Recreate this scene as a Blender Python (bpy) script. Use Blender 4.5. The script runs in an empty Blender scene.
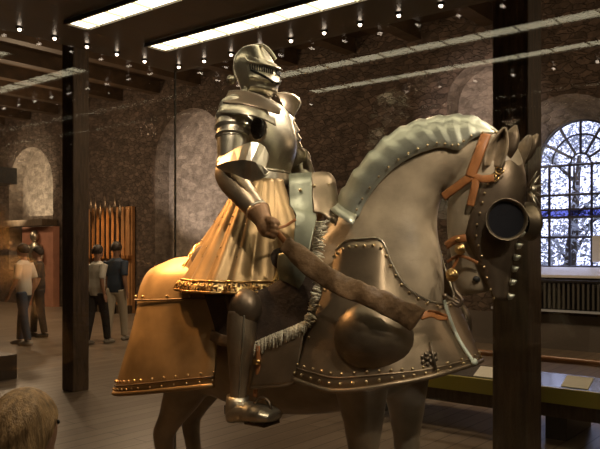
import bpy, bmesh, math, random
from mathutils import Vector, Matrix
random.seed(7)
sc = bpy.context.scene
COL = sc.collection
FPX = 722.0
EYE = 1.6
HOR = 250.0
ORD = ['first', 'second', 'third', 'fourth', 'fifth', 'sixth', 'seventh', 'eighth', 'ninth', 'tenth', 'eleventh', 'twelfth', 'thirteenth', 'fourteenth', 'fifteenth', 'sixteenth', 'seventeenth', 'eighteenth', 'nineteenth', 'twentieth', 'twenty-first']
# ------------------------------------------------------------------ frames
ANG = math.radians(35)
F3 = Vector((math.cos(ANG), -math.sin(ANG), 0))      # horse forward
R3 = Vector((-math.sin(ANG), -math.cos(ANG), 0))     # horse right side
C3 = Vector((-0.16, 3.3, 0))
O3 = Vector((0, 0, EYE))
NV = Vector((0.625, 0.7806, 0)); NV.normalize()
UL = Vector((-NV.y, NV.x, 0))

def ray(px, py): return Vector(((px-300)/FPX, 1.0, (HOR-py)/FPX))
def W(u, v, z): return C3 + F3*u + R3*v + Vector((0, 0, z))
def H(px, py, lat=0.0):
    d = ray(px, py); t = (lat-(O3-C3).dot(R3))/d.dot(R3)
    return O3 + d*t
def loc(p): return ((p-C3).dot(F3), (p-C3).dot(R3), p.z)
def L(px, py, lat=0.0): return loc(H(px, py, lat))
def RM(s, n, z): return UL*s + NV*n + Vector((0, 0, z))
def WP(px, py, n):                                    # pixel ray to the vertical plane n
    d = ray(px, py); t = n/d.dot(NV); return O3 + d*t
def sn(p): return (p.dot(UL), p.dot(NV))

# ------------------------------------------------------------------ objects
def tag(o, label=None, cat=None, group=None, kind=None):
    if label: o['label'] = label
    if cat: o['category'] = cat
    if group: o['group'] = group
    if kind: o['kind'] = kind
    return o
def thing(name, base, label, cat, group=None):
    o = bpy.data.objects.new(name, None); COL.objects.link(o); o.location = base
    o.empty_display_size = 0.1
    o['wb'] = list(base)
    return tag(o, label, cat, group)
def wbase(o):
    p = Vector((0, 0, 0))
    while o is not None:
        p += o.location; o = o.parent
    return p
def obj(name, bm, mats, parent=None, base=None, smooth=True, recalc=True, label=None):
    """bm is in world coordinates"""
    if recalc: bmesh.ops.recalc_face_normals(bm, faces=bm.faces)
    if parent is not None:
        off = wbase(parent) if base is None else Vector(base)
    else:
        off = Vector(base) if base is not None else Vector((0, 0, 0))
    bmesh.ops.translate(bm, verts=bm.verts, vec=-off)
    me = bpy.data.meshes.new(name); bm.to_mesh(me); bm.free()
    for m in (mats if isinstance(mats, (list, tuple)) else [mats]): me.materials.append(m)
    if smooth:
        for p in me.polygons: p.use_smooth = True
    o = bpy.data.objects.new(name, me); COL.objects.link(o)
    if parent is not None:
        o.parent = parent; o.location = off - wbase(parent)
    else:
        o.location = off
    if label: o['label'] = label
    return o
def solid(o, t, off=-1.0):
    m = o.modifiers.new('thickness', 'SOLIDIFY'); m.thickness = t; m.offset = off; m.use_even_offset = False
    return o
def subd(o, n=1):
    m = o.modifiers.new('sub', 'SUBSURF'); m.levels = n; m.render_levels = n; return o
def remesh(o, vox, sm=6):
    m = o.modifiers.new('rm', 'REMESH'); m.mode = 'VOXEL'; m.voxel_size = vox; m.use_smooth_shade = True
    if sm:
        s = o.modifiers.new('sm', 'SMOOTH'); s.factor = 0.5; s.iterations = sm
    return o
def bevel(o, w, seg=2):
    m = o.modifiers.new('bev', 'BEVEL'); m.width = w; m.segments = seg; m.limit_method = 'ANGLE'; return o

# ------------------------------------------------------------------ mesh helpers
def cr(pts, n):
    """Catmull-Rom resample of tuples"""
    pts = [tuple(p) for p in pts]; k = len(pts); out = []
    for i in range(n):
        t = i*(k-1)/(n-1); j = min(int(t), k-2); f = t-j
        p0 = pts[max(j-1, 0)]; p1 = pts[j]; p2 = pts[j+1]; p3 = pts[min(j+2, k-1)]
        out.append(tuple(0.5*((2*b)+(-a+c)*f+(2*a-5*b+4*c-d)*f*f+(-a+3*b-3*c+d)*f**3) for a, b, c, d in zip(p0, p1, p2, p3)))
    return out
def grid(bm, rows, mi=0, closed=False):
    vs = [[bm.verts.new(p) for p in r] for r in rows]
    n = len(rows[0])
    for i in range(len(rows)-1):
        for j in range(n if closed else n-1):
            q = (vs[i][j], vs[i][(j+1) % n], vs[i+1][(j+1) % n], vs[i+1][j])
            try:
                f = bm.faces.new(q); f.material_index = mi
            except ValueError: pass
    return vs
def loft(bm, rings, mi=0, cap=True):
    vs = grid(bm, rings, mi, True)
    if cap:
        for r in (vs[0], vs[-1]):
            try:
                f = bm.faces.new(r); f.material_index = mi
            except ValueError: pass
    return vs
def tube(bm, pts, rad, seg=8, mi=0, cap=True, flat=None):
    """round tube; flat=(vector, ratio) squashes along a vector"""
    pts = [Vector(p) for p in pts]; n = len(pts)
    if not isinstance(rad, (list, tuple)): rad = [rad]*n
    rings = []; up = None
    for i, p in enumerate(pts):
        t = (pts[min(i+1, n-1)]-pts[max(i-1, 0)])
        if t.length < 1e-9: t = Vector((0, 0, 1))
        t.normalize()
        if up is None:
            a = Vector((0, 0, 1)) if abs(t.z) < 0.9 else Vector((1, 0, 0))
            if flat: a = Vector(flat[0])
        else: a = up
        x = (a-t*a.dot(t))
        if x.length < 1e-6: x = t.orthogonal()
        x.normalize(); y = t.cross(x); up = x
        fx = flat[1] if flat else 1.0
        rings.append([p+(x*math.cos(q)*fx+y*math.sin(q))*rad[i] for q in [2*math.pi*k/seg for k in range(seg)]])
    return loft(bm, rings, mi, cap)
def ball(bm, c, r, mi=0, ax=None, nu=10, nv=6, top=None):
    """ellipsoid: r a number or three radii along axes ax"""
    if not isinstance(r, (list, tuple)): r = (r, r, r)
    ax = ax or (Vector((1, 0, 0)), Vector((0, 1, 0)), Vector((0, 0, 1)))
    c = Vector(c); rings = []
    for i in range(1, nv):
        p = -math.pi/2+math.pi*i/nv
        rings.append([c+ax[0]*r[0]*math.cos(p)*math.cos(q)+ax[1]*r[1]*math.cos(p)*math.sin(q)+ax[2]*r[2]*math.sin(p) for q in [2*math.pi*k/nu for k in range(nu)]])
    vs = grid(bm, rings, mi, True)
    for rr, s in ((vs[0], -1), (vs[-1], 1)):
        v = bm.verts.new(c+ax[2]*r[2]*s)
        for k in range(nu):
            f = bm.faces.new((rr[k], rr[(k+1) % nu], v)); f.material_index = mi
def box(bm, c, sx, sy, sz, ax=None, mi=0):
    """axis box with centre c, full sizes, axes ax"""
    ax = ax or (Vector((1, 0, 0)), Vector((0, 1, 0)), Vector((0, 0, 1)))
    c = Vector(c); v = []
    for k in (-1, 1):
        for j, i in ((-1, -1), (-1, 1), (1, 1), (1, -1)):
            v.append(bm.verts.new(c+ax[0]*i*sx/2+ax[1]*j*sy/2+ax[2]*k*sz/2))
    for q in ((0, 3, 2, 1), (4, 5, 6, 7), (0, 1, 5, 4), (1, 2, 6, 5), (2, 3, 7, 6), (3, 0, 4, 7)):
        f = bm.faces.new([v[k] for k in q]); f.material_index = mi
RAX = (UL, NV, Vector((0, 0, 1)))
def rbox(bm, s0, s1, n0, n1, z0, z1, mi=0):
    box(bm, RM((s0+s1)/2, (n0+n1)/2, (z0+z1)/2), abs(s1-s0), abs(n1-n0), abs(z1-z0), RAX, mi)
def rivet(bm, p, r=0.006, mi=1): ball(bm, p, r, mi, nu=7, nv=4)
def disc(bm, c, n, r, mi=0, seg=20, depth=0.0):
    n = Vector(n).normalized(); x = n.orthogonal().normalized(); y = n.cross(x)
    rings = [[Vector(c)+n*d+(x*math.cos(q)+y*math.sin(q))*rr for q in [2*math.pi*k/seg for k in range(seg)]] for d, rr in ((0, r), (depth, r))]
    loft(bm, rings, mi, True)
def mir(p):                                          # mirror a world point in the horse mid plane
    u, v, z = loc(p); return W(u, -v, z)
def NB(): return bmesh.new()

# ------------------------------------------------------------------ materials
def mat(name, col, rough=0.5, metal=0.0, var=0.0, scale=8.0, bump=0.0, bscale=60.0, rvar=0.0, col2=None, emit=None, es=0.0, spec=0.5, coords='Object', detail=4.0, stretch=None, coat=0.0):
    m = bpy.data.materials.new(name); m.use_nodes = True
    nt = m.node_tree; b = nt.nodes['Principled BSDF']
    b.inputs['Base Color'].default_value = (*col, 1); b.inputs['Roughness'].default_value = rough
    b.inputs['Metallic'].default_value = metal; b.inputs['Specular IOR Level'].default_value = spec
    b.inputs['Coat Weight'].default_value = coat
    tc = nt.nodes.new('ShaderNodeTexCoord'); src = tc.outputs[coords]
    if stretch:
        mp = nt.nodes.new('ShaderNodeMapping'); mp.inputs['Scale'].default_value = stretch
        nt.links.new(src, mp.inputs['Vector']); src = mp.outputs['Vector']
    if var or col2 or rvar:
        nz = nt.nodes.new('ShaderNodeTexNoise'); nz.inputs['Scale'].default_value = scale; nz.inputs['Detail'].default_value = detail
        nt.links.new(src, nz.inputs['Vector'])
        rp = nt.nodes.new('ShaderNodeValToRGB'); rp.color_ramp.elements[0].position = 0.3; rp.color_ramp.elements[1].position = 0.7
        c2 = col2 or tuple(min(1, c*(1+var)) for c in col)
        c1 = col if col2 else tuple(c*(1-var) for c in col)
        rp.color_ramp.elements[0].color = (*c1, 1); rp.color_ramp.elements[1].color = (*c2, 1)
        nt.links.new(nz.outputs['Fac'], rp.inputs['Fac']); nt.links.new(rp.outputs['Color'], b.inputs['Base Color'])
        if rvar:
            mr = nt.nodes.new('ShaderNodeMapRange'); mr.inputs['To Min'].default_value = rough-rvar; mr.inputs['To Max'].default_value = rough+rvar
            nt.links.new(nz.outputs['Fac'], mr.inputs['Value']); nt.links.new(mr.outputs['Result'], b.inputs['Roughness'])
    if bump:
        n2 = nt.nodes.new('ShaderNodeTexNoise'); n2.inputs['Scale'].default_value = bscale; n2.inputs['Detail'].default_value = 3
        nt.links.new(src, n2.inputs['Vector'])
        bp = nt.nodes.new('ShaderNodeBump'); bp.inputs['Strength'].default_value = bump; bp.inputs['Distance'].default_value = 0.02
        nt.links.new(n2.outputs['Fac'], bp.inputs['Height']); nt.links.new(bp.outputs['Normal'], b.inputs['Normal'])
    if emit:
        b.inputs['Emission Color'].default_value = (*emit, 1); b.inputs['Emission Strength'].default_value = es
    return m
M = {}
M['steel'] = mat('polished_steel', (0.52, 0.465, 0.36), 0.36, 0.95, 0.28, 11, 0.05, 14, 0.07)
M['golden'] = mat('warm_lit_steel', (0.40, 0.27, 0.135), 0.50, 0.82, 0.28, 7, 0.06, 14, 0.05)  # warm spotlight glow put into the steel colour
M['brown_steel'] = mat('browned_steel', (0.33, 0.25, 0.165), 0.44, 0.85, 0.32, 6, 0.08, 16, 0.08)
M['boss_steel'] = mat('boss_steel', (0.20, 0.155, 0.105), 0.42, 0.85, 0.25, 9, 0.05, 20, 0.07)
M['dark_steel'] = mat('dark_steel', (0.19, 0.14, 0.095), 0.42, 0.8, 0.25, 9, 0.06, 20, 0.06)
M['plate_steel'] = mat('plate_steel', (0.25, 0.255, 0.185), 0.46, 0.8, 0.25, 9, 0.06, 22, 0.06)
M['white_steel'] = mat('white_steel', (0.52, 0.52, 0.42), 0.40, 0.8, 0.2, 8, 0.06, 22, 0.06)
M['rivet'] = mat('rivet_brass', (0.55, 0.42, 0.24), 0.35, 1.0)
M['brass'] = mat('brass', (0.62, 0.40, 0.16), 0.32, 1.0, 0.15, 30)
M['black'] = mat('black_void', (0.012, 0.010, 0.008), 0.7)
M['shadow'] = mat('painted_shadow', (0.05, 0.045, 0.04), 0.5, 0.6, 0.3, 120, 0.4, 200)  # shade of the arm opening, put in as a dark colour
M['horse'] = mat('painted_wood_horse', (0.35, 0.275, 0.185), 0.40, 0.0, 0.36, 7, 0.12, 22, 0.08)
M['ear'] = mat('painted_ear', (0.24, 0.175, 0.11), 0.5, 0.0, 0.4, 22, 0.2, 40)
M['leather_o'] = mat('tan_leather', (0.29, 0.11, 0.033), 0.5, 0, 0.2, 30, 0.1, 120)
M['leather_d'] = mat('dark_leather', (0.15, 0.088, 0.042), 0.5, 0, 0.35, 14, 0.35, 30)
M['glove'] = mat('glove_leather', (0.26, 0.14, 0.065), 0.45, 0.3, 0.2, 40, 0.1, 100)
M['velvet'] = mat('dark_cloth', (0.05, 0.03, 0.018), 0.85, 0, 0.3, 20, 0.2, 60)
M['fringe'] = mat('fringe_thread', (0.62, 0.56, 0.42), 0.8, 0, 0.3, 90, 0.5, 160)
M['glint'] = mat('painted_glint', (0.62, 0.66, 0.55), 0.4)
M['eye'] = mat('glass_eye', (0.012, 0.012, 0.014), 0.08)
M['wood'] = mat('dark_timber', (0.085, 0.055, 0.030), 0.6, 0, 0.45, 6, 0.4, 18, stretch=(5, 5, 0.7))
M['beam'] = mat('ceiling_timber', (0.060, 0.036, 0.018), 0.6, 0, 0.35, 4, 0.2, 12)
M['canopy'] = mat('canopy_laminate', (0.045, 0.029, 0.014), 0.30, 0, 0.12, 3, spec=0.6)
M['metal_dark'] = mat('dark_metal_frame', (0.03, 0.028, 0.026), 0.4, 0.5)
M['plinth'] = mat('plinth_board', (0.05, 0.038, 0.028), 0.5)
M['radiator'] = mat('radiator_enamel', (0.085, 0.085, 0.075), 0.5)
M['white'] = mat('white_paint', (0.92, 0.93, 0.90), 0.5)
M['frame'] = mat('window_iron', (0.05, 0.055, 0.085), 0.5)
M['louvre'] = mat('louvre_metal', (0.75, 0.72, 0.6), 0.5)
M['lips'] = mat('lips', (.38, .15, .12), .5)
M['olive'] = mat('olive_panel', (0.50, 0.46, 0.09), 0.35)
M['rail'] = mat('varnished_rail', (0.34, 0.15, 0.05), 0.35)
M['label'] = mat('label_card', (0.85, 0.87, 0.78), 0.5)
M['glasstop'] = mat('table_top', (0.10, 0.105, 0.11), 0.18)
M['board'] = mat('terracotta_board', (0.36, 0.16, 0.10), 0.7, 0, 0.15, 4)
M['rack'] = mat('rack_board', (0.42, 0.20, 0.07), 0.7, 0, 0.2, 5)
M['staff'] = mat('ash_staff', (0.018, 0.011, 0.007), 0.8, spec=0.1)
M['skin'] = mat('skin', (0.50, 0.29, 0.20), 0.55, 0, 0.08, 20)
M['hair_f'] = mat('fair_hair', (0.40, 0.26, 0.13), 0.42, 0, 0.5, 10, 0.4, 40, stretch=(9, 9, 0.7))
M['hair_d'] = mat('dark_hair', (0.03, 0.02, 0.014), 0.6)
M['shirt_w'] = mat('white_cotton', (0.62, 0.60, 0.54), 0.8)
M['shirt_b'] = mat('navy_cotton', (0.028, 0.045, 0.075), 0.8)
M['denim'] = mat('denim', (0.05, 0.075, 0.12), 0.8)
M['cream'] = mat('cream_cotton', (0.55, 0.50, 0.40), 0.8)
M['dark_cloth'] = mat('charcoal_cloth', (0.03, 0.028, 0.03), 0.85)
M['shoe'] = mat('shoe_leather', (0.35, 0.33, 0.30), 0.6)
M['shoe_d'] = mat('black_shoe', (0.02, 0.02, 0.02), 0.5)
M['grass'] = mat('lawn', (0.10, 0.14, 0.06), 0.9)
M['bark'] = mat('bark', (0.08, 0.06, 0.045), 0.9, 0, 0.3, 10)
M['leaf'] = mat('leaves', (0.34, 0.36, 0.38), 0.6, 0, 0.3, 3)

def emis(name, col, s):
    m = bpy.data.materials.new(name); m.use_nodes = True; nt = m.node_tree
    nt.nodes.remove(nt.nodes['Principled BSDF'])
    e = nt.nodes.new('ShaderNodeEmission'); e.inputs['Color'].default_value = (*col, 1); e.inputs['Strength'].default_value = s
    nt.links.new(e.outputs[0], nt.nodes['Material Output'].inputs['Surface']); return m
M['strip'] = emis('strip_diffuser', (1.0, 0.88, 0.58), 4.2)
M['bulb'] = emis('spot_bulb', (1.0, 0.80, 0.60), 9.0)

def glass_mat(name, base=0.03, tint=(1, 1, 1)):
    m = bpy.data.materials.new(name); m.use_nodes = True; nt = m.node_tree
    nt.nodes.remove(nt.nodes['Principled BSDF'])
    t = nt.nodes.new('ShaderNodeBsdfTransparent'); t.inputs['Color'].default_value = (*tint, 1)
    g = nt.nodes.new('ShaderNodeBsdfGlossy'); g.inputs['Roughness'].default_value = 0.0; g.inputs['Color'].default_value = (1, 1, 1, 1)
    lw = nt.nodes.new('ShaderNodeLayerWeight'); lw.inputs['Blend'].default_value = 0.5
    pw = nt.nodes.new('ShaderNodeMath'); pw.operation = 'POWER'; pw.inputs[1].default_value = 4.0
    ma = nt.nodes.new('ShaderNodeMath'); ma.operation = 'MULTIPLY_ADD'; ma.inputs[1].default_value = 0.5; ma.inputs[2].default_value = base
    mx = nt.nodes.new('ShaderNodeMixShader')
    nt.links.new(lw.outputs['Facing'], pw.inputs[0]); nt.links.new(pw.outputs[0], ma.inputs[0])
    nt.links.new(ma.outputs[0], mx.inputs['Fac']); nt.links.new(t.outputs[0], mx.inputs[1]); nt.links.new(g.outputs[0], mx.inputs[2])
    nt.links.new(mx.outputs[0], nt.nodes['Material Output'].inputs['Surface']); return m
M['glass'] = glass_mat('case_glass', 0.03)
M['wglass'] = glass_mat('window_glass', 0.03, (0.97, 0.98, 1.0))

def stone_mat(name, c1, c2, mortar, sx=2.2, sy=6.0, bump=0.9):
    m = bpy.data.materials.new(name); m.use_nodes = True; nt = m.node_tree; b = nt.nodes['Principled BSDF']
    b.inputs['Roughness'].default_value = 0.9
    tc = nt.nodes.new('ShaderNodeTexCoord'); mp = nt.nodes.new('ShaderNodeMapping')
    mp.inputs['Scale'].default_value = (sx, sx, sy)
    nt.links.new(tc.outputs['Object'], mp.inputs['Vector'])
    nz = nt.nodes.new('ShaderNodeTexNoise'); nz.inputs['Scale'].default_value = 1.3; nz.inputs['Detail'].default_value = 2
    nt.links.new(mp.outputs[0], nz.inputs['Vector'])
    add = nt.nodes.new('ShaderNodeVectorMath'); add.operation = 'MULTIPLY_ADD'; add.inputs[1].default_value = (0.8, 0.8, 0.8)
    nt.links.new(nz.outputs['Color'], add.inputs[0]); nt.links.new(mp.outputs[0], add.inputs[2])
    v = nt.nodes.new('ShaderNodeTexVoronoi'); v.feature = 'DISTANCE_TO_EDGE'; v.inputs['Scale'].default_value = 1.0
    v2 = nt.nodes.new('ShaderNodeTexVoronoi'); v2.inputs['Scale'].default_value = 1.0
    nt.links.new(add.outputs[0], v.inputs['Vector']); nt.links.new(add.outputs[0], v2.inputs['Vector'])
    r = nt.nodes.new('ShaderNodeValToRGB'); r.color_ramp.elements[0].color = (*c1, 1); r.color_ramp.elements[1].color = (*c2, 1)
    sep = nt.nodes.new('ShaderNodeSeparateColor'); nt.links.new(v2.outputs['Color'], sep.inputs[0]); nt.links.new(sep.outputs[0], r.inputs['Fac'])
    mr = nt.nodes.new('ShaderNodeMapRange'); mr.inputs['From Max'].default_value = 0.09
    nt.links.new(v.outputs['Distance'], mr.inputs['Value'])
    mx = nt.nodes.new('ShaderNodeMix'); mx.data_type = 'RGBA'
    nt.links.new(mr.outputs[0], mx.inputs['Factor']); mx.inputs['A'].default_value = (*mortar, 1)
    nt.links.new(r.outputs[0], mx.inputs['B']); ng = nt.nodes.new('ShaderNodeTexNoise'); ng.inputs['Scale'].default_value = 5; ng.inputs['Detail'].default_value = 8; ng.inputs['Roughness'].default_value = 0.75
    nt.links.new(tc.outputs['Object'], ng.inputs['Vector'])
    gr_ = nt.nodes.new('ShaderNodeMapRange'); gr_.inputs['From Min'].default_value = .3; gr_.inputs['From Max'].default_value = .7; gr_.inputs['To Min'].default_value = .45; gr_.inputs['To Max'].default_value = 1.5
    nt.links.new(ng.outputs['Fac'], gr_.inputs['Value'])
    mg = nt.nodes.new('ShaderNodeVectorMath'); mg.operation = 'SCALE'
    nt.links.new(mx.outputs['Result'], mg.inputs[0]); nt.links.new(gr_.outputs[0], mg.inputs['Scale'])
    nt.links.new(mg.outputs[0], b.inputs['Base Color'])
    n2 = nt.nodes.new('ShaderNodeTexNoise'); n2.inputs['Scale'].default_value = 9; n2.inputs['Detail'].default_value = 5
    nt.links.new(tc.outputs['Object'], n2.inputs['Vector'])
    ad = nt.nodes.new('ShaderNodeMath'); ad.operation = 'MULTIPLY_ADD'; ad.inputs[1].default_value = 0.6
    nt.links.new(n2.outputs['Fac'], ad.inputs[0]); nt.links.new(mr.outputs[0], ad.inputs[2])
    bp = nt.nodes.new('ShaderNodeBump'); bp.inputs['Strength'].default_value = bump; bp.inputs['Distance'].default_value = 0.06
    nt.links.new(ad.outputs[0], bp.inputs['Height']); nt.links.new(bp.outputs[0], b.inputs['Normal'])
    return m
M['stone'] = stone_mat('rubble_stone', (0.060, 0.042, 0.030), (0.135, 0.095, 0.072), (0.092, 0.067, 0.050), 5.5, 11.0, 0.7)
M['ashlar'] = stone_mat('pale_stone', (0.20, 0.165, 0.135), (0.34, 0.285, 0.235), (0.26, 0.215, 0.175), 4.0, 9.0, 0.35)

def plank_mat(name, c1, c2, ang):
    m = bpy.data.materials.new(name); m.use_nodes = True; nt = m.node_tree; b = nt.nodes['Principled BSDF']
    b.inputs['Roughness'].default_value = 0.36
    tc = nt.nodes.new('ShaderNodeTexCoord'); mp = nt.nodes.new('ShaderNodeMapping'); mp.inputs['Rotation'].default_value = (0, 0, ang)
    nt.links.new(tc.outputs['Object'], mp.inputs['Vector'])
    br = nt.nodes.new('ShaderNodeTexBrick'); br.inputs['Scale'].default_value = 1.0
    br.inputs['Brick Width'].default_value = 2.6; br.inputs['Row Height'].default_value = 0.17; br.inputs['Mortar Size'].default_value = 0.006
    br.inputs['Color1'].default_value = (*c1, 1); br.inputs['Color2'].default_value = (*c2, 1); br.inputs['Mortar'].default_value = (c1[0]*.3, c1[1]*.3, c1[2]*.3, 1)
    nt.links.new(mp.outputs[0], br.inputs['Vector'])
    nz = nt.nodes.new('ShaderNodeTexNoise'); nz.inputs['Scale'].default_value = 3; nz.inputs['Detail'].default_value = 5
    m2 = nt.nodes.new('ShaderNodeMapping'); m2.inputs['Scale'].default_value = (0.6, 7, 1)
    nt.links.new(mp.outputs[0], m2.inputs['Vector']); nt.links.new(m2.outputs[0], nz.inputs['Vector'])
    mx = nt.nodes.new('ShaderNodeMix'); mx.data_type = 'RGBA'; mx.blend_type = 'MULTIPLY'; mx.inputs['Factor'].default_value = 0.5
    nt.links.new(br.outputs['Color'], mx.inputs['A']); nt.links.new(nz.outputs['Fac'], mx.inputs['B'])
    nt.links.new(mx.outputs['Result'], b.inputs['Base Color'])
    return m
M['floor'] = plank_mat('floor_boards', (0.24, 0.185, 0.135), (0.33, 0.265, 0.20), -math.atan2(NV.y, NV.x))
def border_mat():
    m = bpy.data.materials.new('gilt_border'); m.use_nodes = True; nt = m.node_tree; b = nt.nodes['Principled BSDF']
    b.inputs['Roughness'].default_value = 0.4; b.inputs['Metallic'].default_value = 0.9
    tc = nt.nodes.new('ShaderNodeTexCoord')
    v = nt.nodes.new('ShaderNodeTexVoronoi'); v.feature = 'DISTANCE_TO_EDGE'; v.inputs['Scale'].default_value = 55
    nt.links.new(tc.outputs['Object'], v.inputs['Vector'])
    r = nt.nodes.new('ShaderNodeValToRGB'); r.color_ramp.elements[0].color = (0.62, 0.42, 0.18, 1); r.color_ramp.elements[1].color = (0.06, 0.035, 0.015, 1)
    r.color_ramp.elements[0].position = 0.10; r.color_ramp.elements[1].position = 0.24
    nt.links.new(v.outputs['Distance'], r.inputs['Fac']); nt.links.new(r.outputs[0], b.inputs['Base Color'])
    return m
M['border'] = border_mat()

# ================================================================== ROOM
WD = 0.7; ROOM_Z = 5.75; NB_W = 11.7; NF = -6.0; SL = 27.0; SR = -9.0
def struct(name, bm, m, smooth=False):
    o = obj(name, bm, m, smooth=smooth); o['kind'] = 'structure'; return o
bm = NB(); rbox(bm, SR, SL, NF, NB_W+WD+0.2, -0.2, 0); struct('floor', bm, M['floor'])
bm = NB(); rbox(bm, SR, SL, NF, NB_W+WD+0.2, ROOM_Z, ROOM_Z+0.2); struct('ceiling', bm, M['beam'])
bm = NB(); rbox(bm, SR-0.3, SR, NF, NB_W+1.2, 0, ROOM_Z); struct('wall_right', bm, M['stone'])
bm = NB(); rbox(bm, SL, SL+0.3, NF, NB_W+1.2, 0, ROOM_Z); struct('wall_left', bm, M['stone'])
bm = NB(); rbox(bm, SR, SL, NF-0.3, NF, 0, ROOM_Z); struct('wall_front', bm, M['stone'])
# beams: countable timber joists on the ceiling
for k in range(15):
    s = 5.2+k*1.45
    bm = NB(); rbox(bm, s-0.13, s+0.13, NF+0.02, NB_W-0.02, ROOM_Z-0.30, ROOM_Z-0.005)
    o = obj('ceiling_joist', bm, M['beam'], base=RM(s, NB_W, ROOM_Z), smooth=False)
    tag(o, 'dark timber ceiling joist, %s from the glass case towards the far left' % ORD[k], 'beam', 'joists under the room ceiling')

# back wall with arched recesses and the window opening
def arch(s0, s1, zs, zb, n=18):
    """loop of (s,z): springing zs, bottom zb, round head"""
    r = (s1-s0)/2; c = (s0+s1)/2
    pts = [(s0, zb)]
    for i in range(n+1):
        a = math.pi*(1-i/n)
        pts.append((c+r*math.cos(a), zs+r*math.sin(a)))
    pts.append((s1, zb)); return pts
def wsz(px, py, n=NB_W):
    p = WP(px, py, n); return (sn(p)[0], p.z)
def arch_px(xl, xr, ytop, zb):
    sl = wsz(xl, 200)[0]; sr = wsz(xr, 200)[0]; zt = wsz((xl+xr)/2, ytop)[1]
    s0, s1 = min(sl, sr), max(sl, sr); r = (s1-s0)/2
    return arch(s0, s1, zt-r, zb)
holes = [arch_px(9, 53, 147, 1.0), arch_px(155, 228, 108, 0.9), arch_px(447, 514, 63, 0.9)]
WIN_OUT = None
# window: inner arch at recess depth 0.7
WD = 0.7
pl = WP(537, 200, NB_W+WD); sw_hi = sn(pl)[0]; pc = WP(579.5, 162, NB_W+WD); sw_c = sn(pc)[0]; WR = sw_hi-sw_c
WZS = pc.z; WZB = WP(579, 267, NB_W+WD).z
win_in = arch(sw_c-WR, sw_c+WR, WZS, WZB)
win_out = arch(sw_c-WR-0.30, sw_c+WR+0.30, WZS, WZB-0.25)
holes.append(win_out)
def wall_with_arches(bm, n, loops, mi=0):
    """wall face on plane n with round-headed openings, built in upright strips"""
    loops = sorted(loops, key=lambda l: l[0][0]); s = SR
    def q(a, b, c, d):
        f = bm.faces.new([bm.verts.new(RM(x, n, z)) for x, z in (a, b, c, d)]); f.material_index = mi
    for lp in loops:
        s0, s1, zb = lp[0][0], lp[-1][0], lp[0][1]
        q((s, 0), (s0, 0), (s0, ROOM_Z), (s, ROOM_Z)); q((s0, 0), (s1, 0), (s1, zb), (s0, zb))
        top = lp[1:-1]
        for a, b in zip(top[:-1], top[1:]): q(a, b, (b[0], ROOM_Z), (a[0], ROOM_Z))
        s = s1
    q((s, 0), (SL, 0), (SL, ROOM_Z), (s, ROOM_Z))
bm = NB(); wall_with_arches(bm, NB_W, holes)
for k, lp in enumerate(holes):
    last = (k == 3); bk = win_in if last else lp; d = WD if last else 0.45
    rgs = [[RM(s_, NB_W, z_) for s_, z_ in lp], [RM(s_, NB_W+d, z_) for s_, z_ in bk]]
    if last: rgs.append([RM(s_, NB_W+WD+0.2, z_) for s_, z_ in win_in])
    vs = grid(bm, rgs, 1, True)
    if not last:
        f = bm.faces.new(vs[-1]); f.material_index = 1
wb = struct('wall_back', bm, [M['stone'], M['ashlar']])
bm = NB(); wall_with_arches(bm, NB_W+WD+0.2, [win_in]); struct('wall_outside', bm, M['stone'])

# window_1 : iron frame, glazing bars, glass, sill
bm = NB()
nw = NB_W+WD+0.06
loop = [RM(s, nw, z) for s, z in win_in]
tube(bm, loop+[loop[0]], 0.035, 6)
def seg(a, b, r=0.024): tube(bm, [RM(a[0], nw, a[1]), RM(b[0], nw, b[1])], r, 6)
for k in range(1, 6):                                  # radial bars of the fanlight
    a = math.pi*k/6; seg((sw_c+0.22*WR*math.cos(a), WZS+0.22*WR*math.sin(a)), (sw_c+WR*math.cos(a), WZS+WR*math.sin(a)))
for rr in (0.22, 0.66):
    pts = [RM(sw_c+rr*WR*math.cos(a), nw, WZS+rr*WR*math.sin(a)) for a in [math.pi*i/20 for i in range(21)]]
    tube(bm, pts, 0.018, 6)
for k in (-.73, -.25, .25, .73):
    s = sw_c+WR*k; seg((s, WZB), (s, WZS))
zrow = [WP(579, y, NB_W+WD).z for y in (164, 194, 237)]
for z in zrow: seg((sw_c-WR, z), (sw_c+WR, z), 0.022)
zt0 = WP(579, 221, NB_W+WD).z; zt1 = WP(579, 208, NB_W+WD).z
rbox(bm, sw_c-WR, sw_c+WR, nw-0.04, nw+0.04, zt0+0.05, zt0+0.09)
rbox(bm, sw_c-WR, sw_c+WR, nw-0.04, nw+0.04, zt1-0.03, zt1)
fr = struct('window_1', bm, M['frame'])
pa, pb = WP(592, 236, NB_W+WD), WP(606, 262, NB_W+WD)
bm = NB(); rbox(bm, sn(pa)[0], sn(pb)[0], nw-0.05, nw-0.045, pb.z, pa.z)
tag(obj('notice', bm, M['white'], base=(pa+pb)/2, smooth=False), 'plain white sheet against the lower right panes of the arched window', 'notice')
bm = NB(); vs = [bm.verts.new(RM(s, nw+0.01, z)) for s, z in win_in]; bm.faces.new(vs)
obj('pane', bm, M['wglass'], fr, smooth=False)
bm = NB(); rbox(bm, sw_c-WR-0.1, sw_c+WR+0.1, nw-0.02, nw+0.02, zt0+0.08, zt1-0.02); obj('transom_panel', bm, glass_mat('transom_glass', 0.03, (0.30, 0.32, 0.55)), fr, smooth=False)
zf = WP(579, 275.5, NB_W-.04).z
bm = NB(); a_, b_ = sw_c-WR-0.29, sw_c+WR+0.29
loft(bm, [[RM(q, NB_W+WD, WZB-.003), RM(q, NB_W-.04, zf), RM(q, NB_W-.04, zf-.04), RM(q, NB_W+WD, zf-.04)] for q in (a_, b_)])
sill = obj('sill', bm, M['white'], fr, smooth=False, label='white painted window sill')

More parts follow.
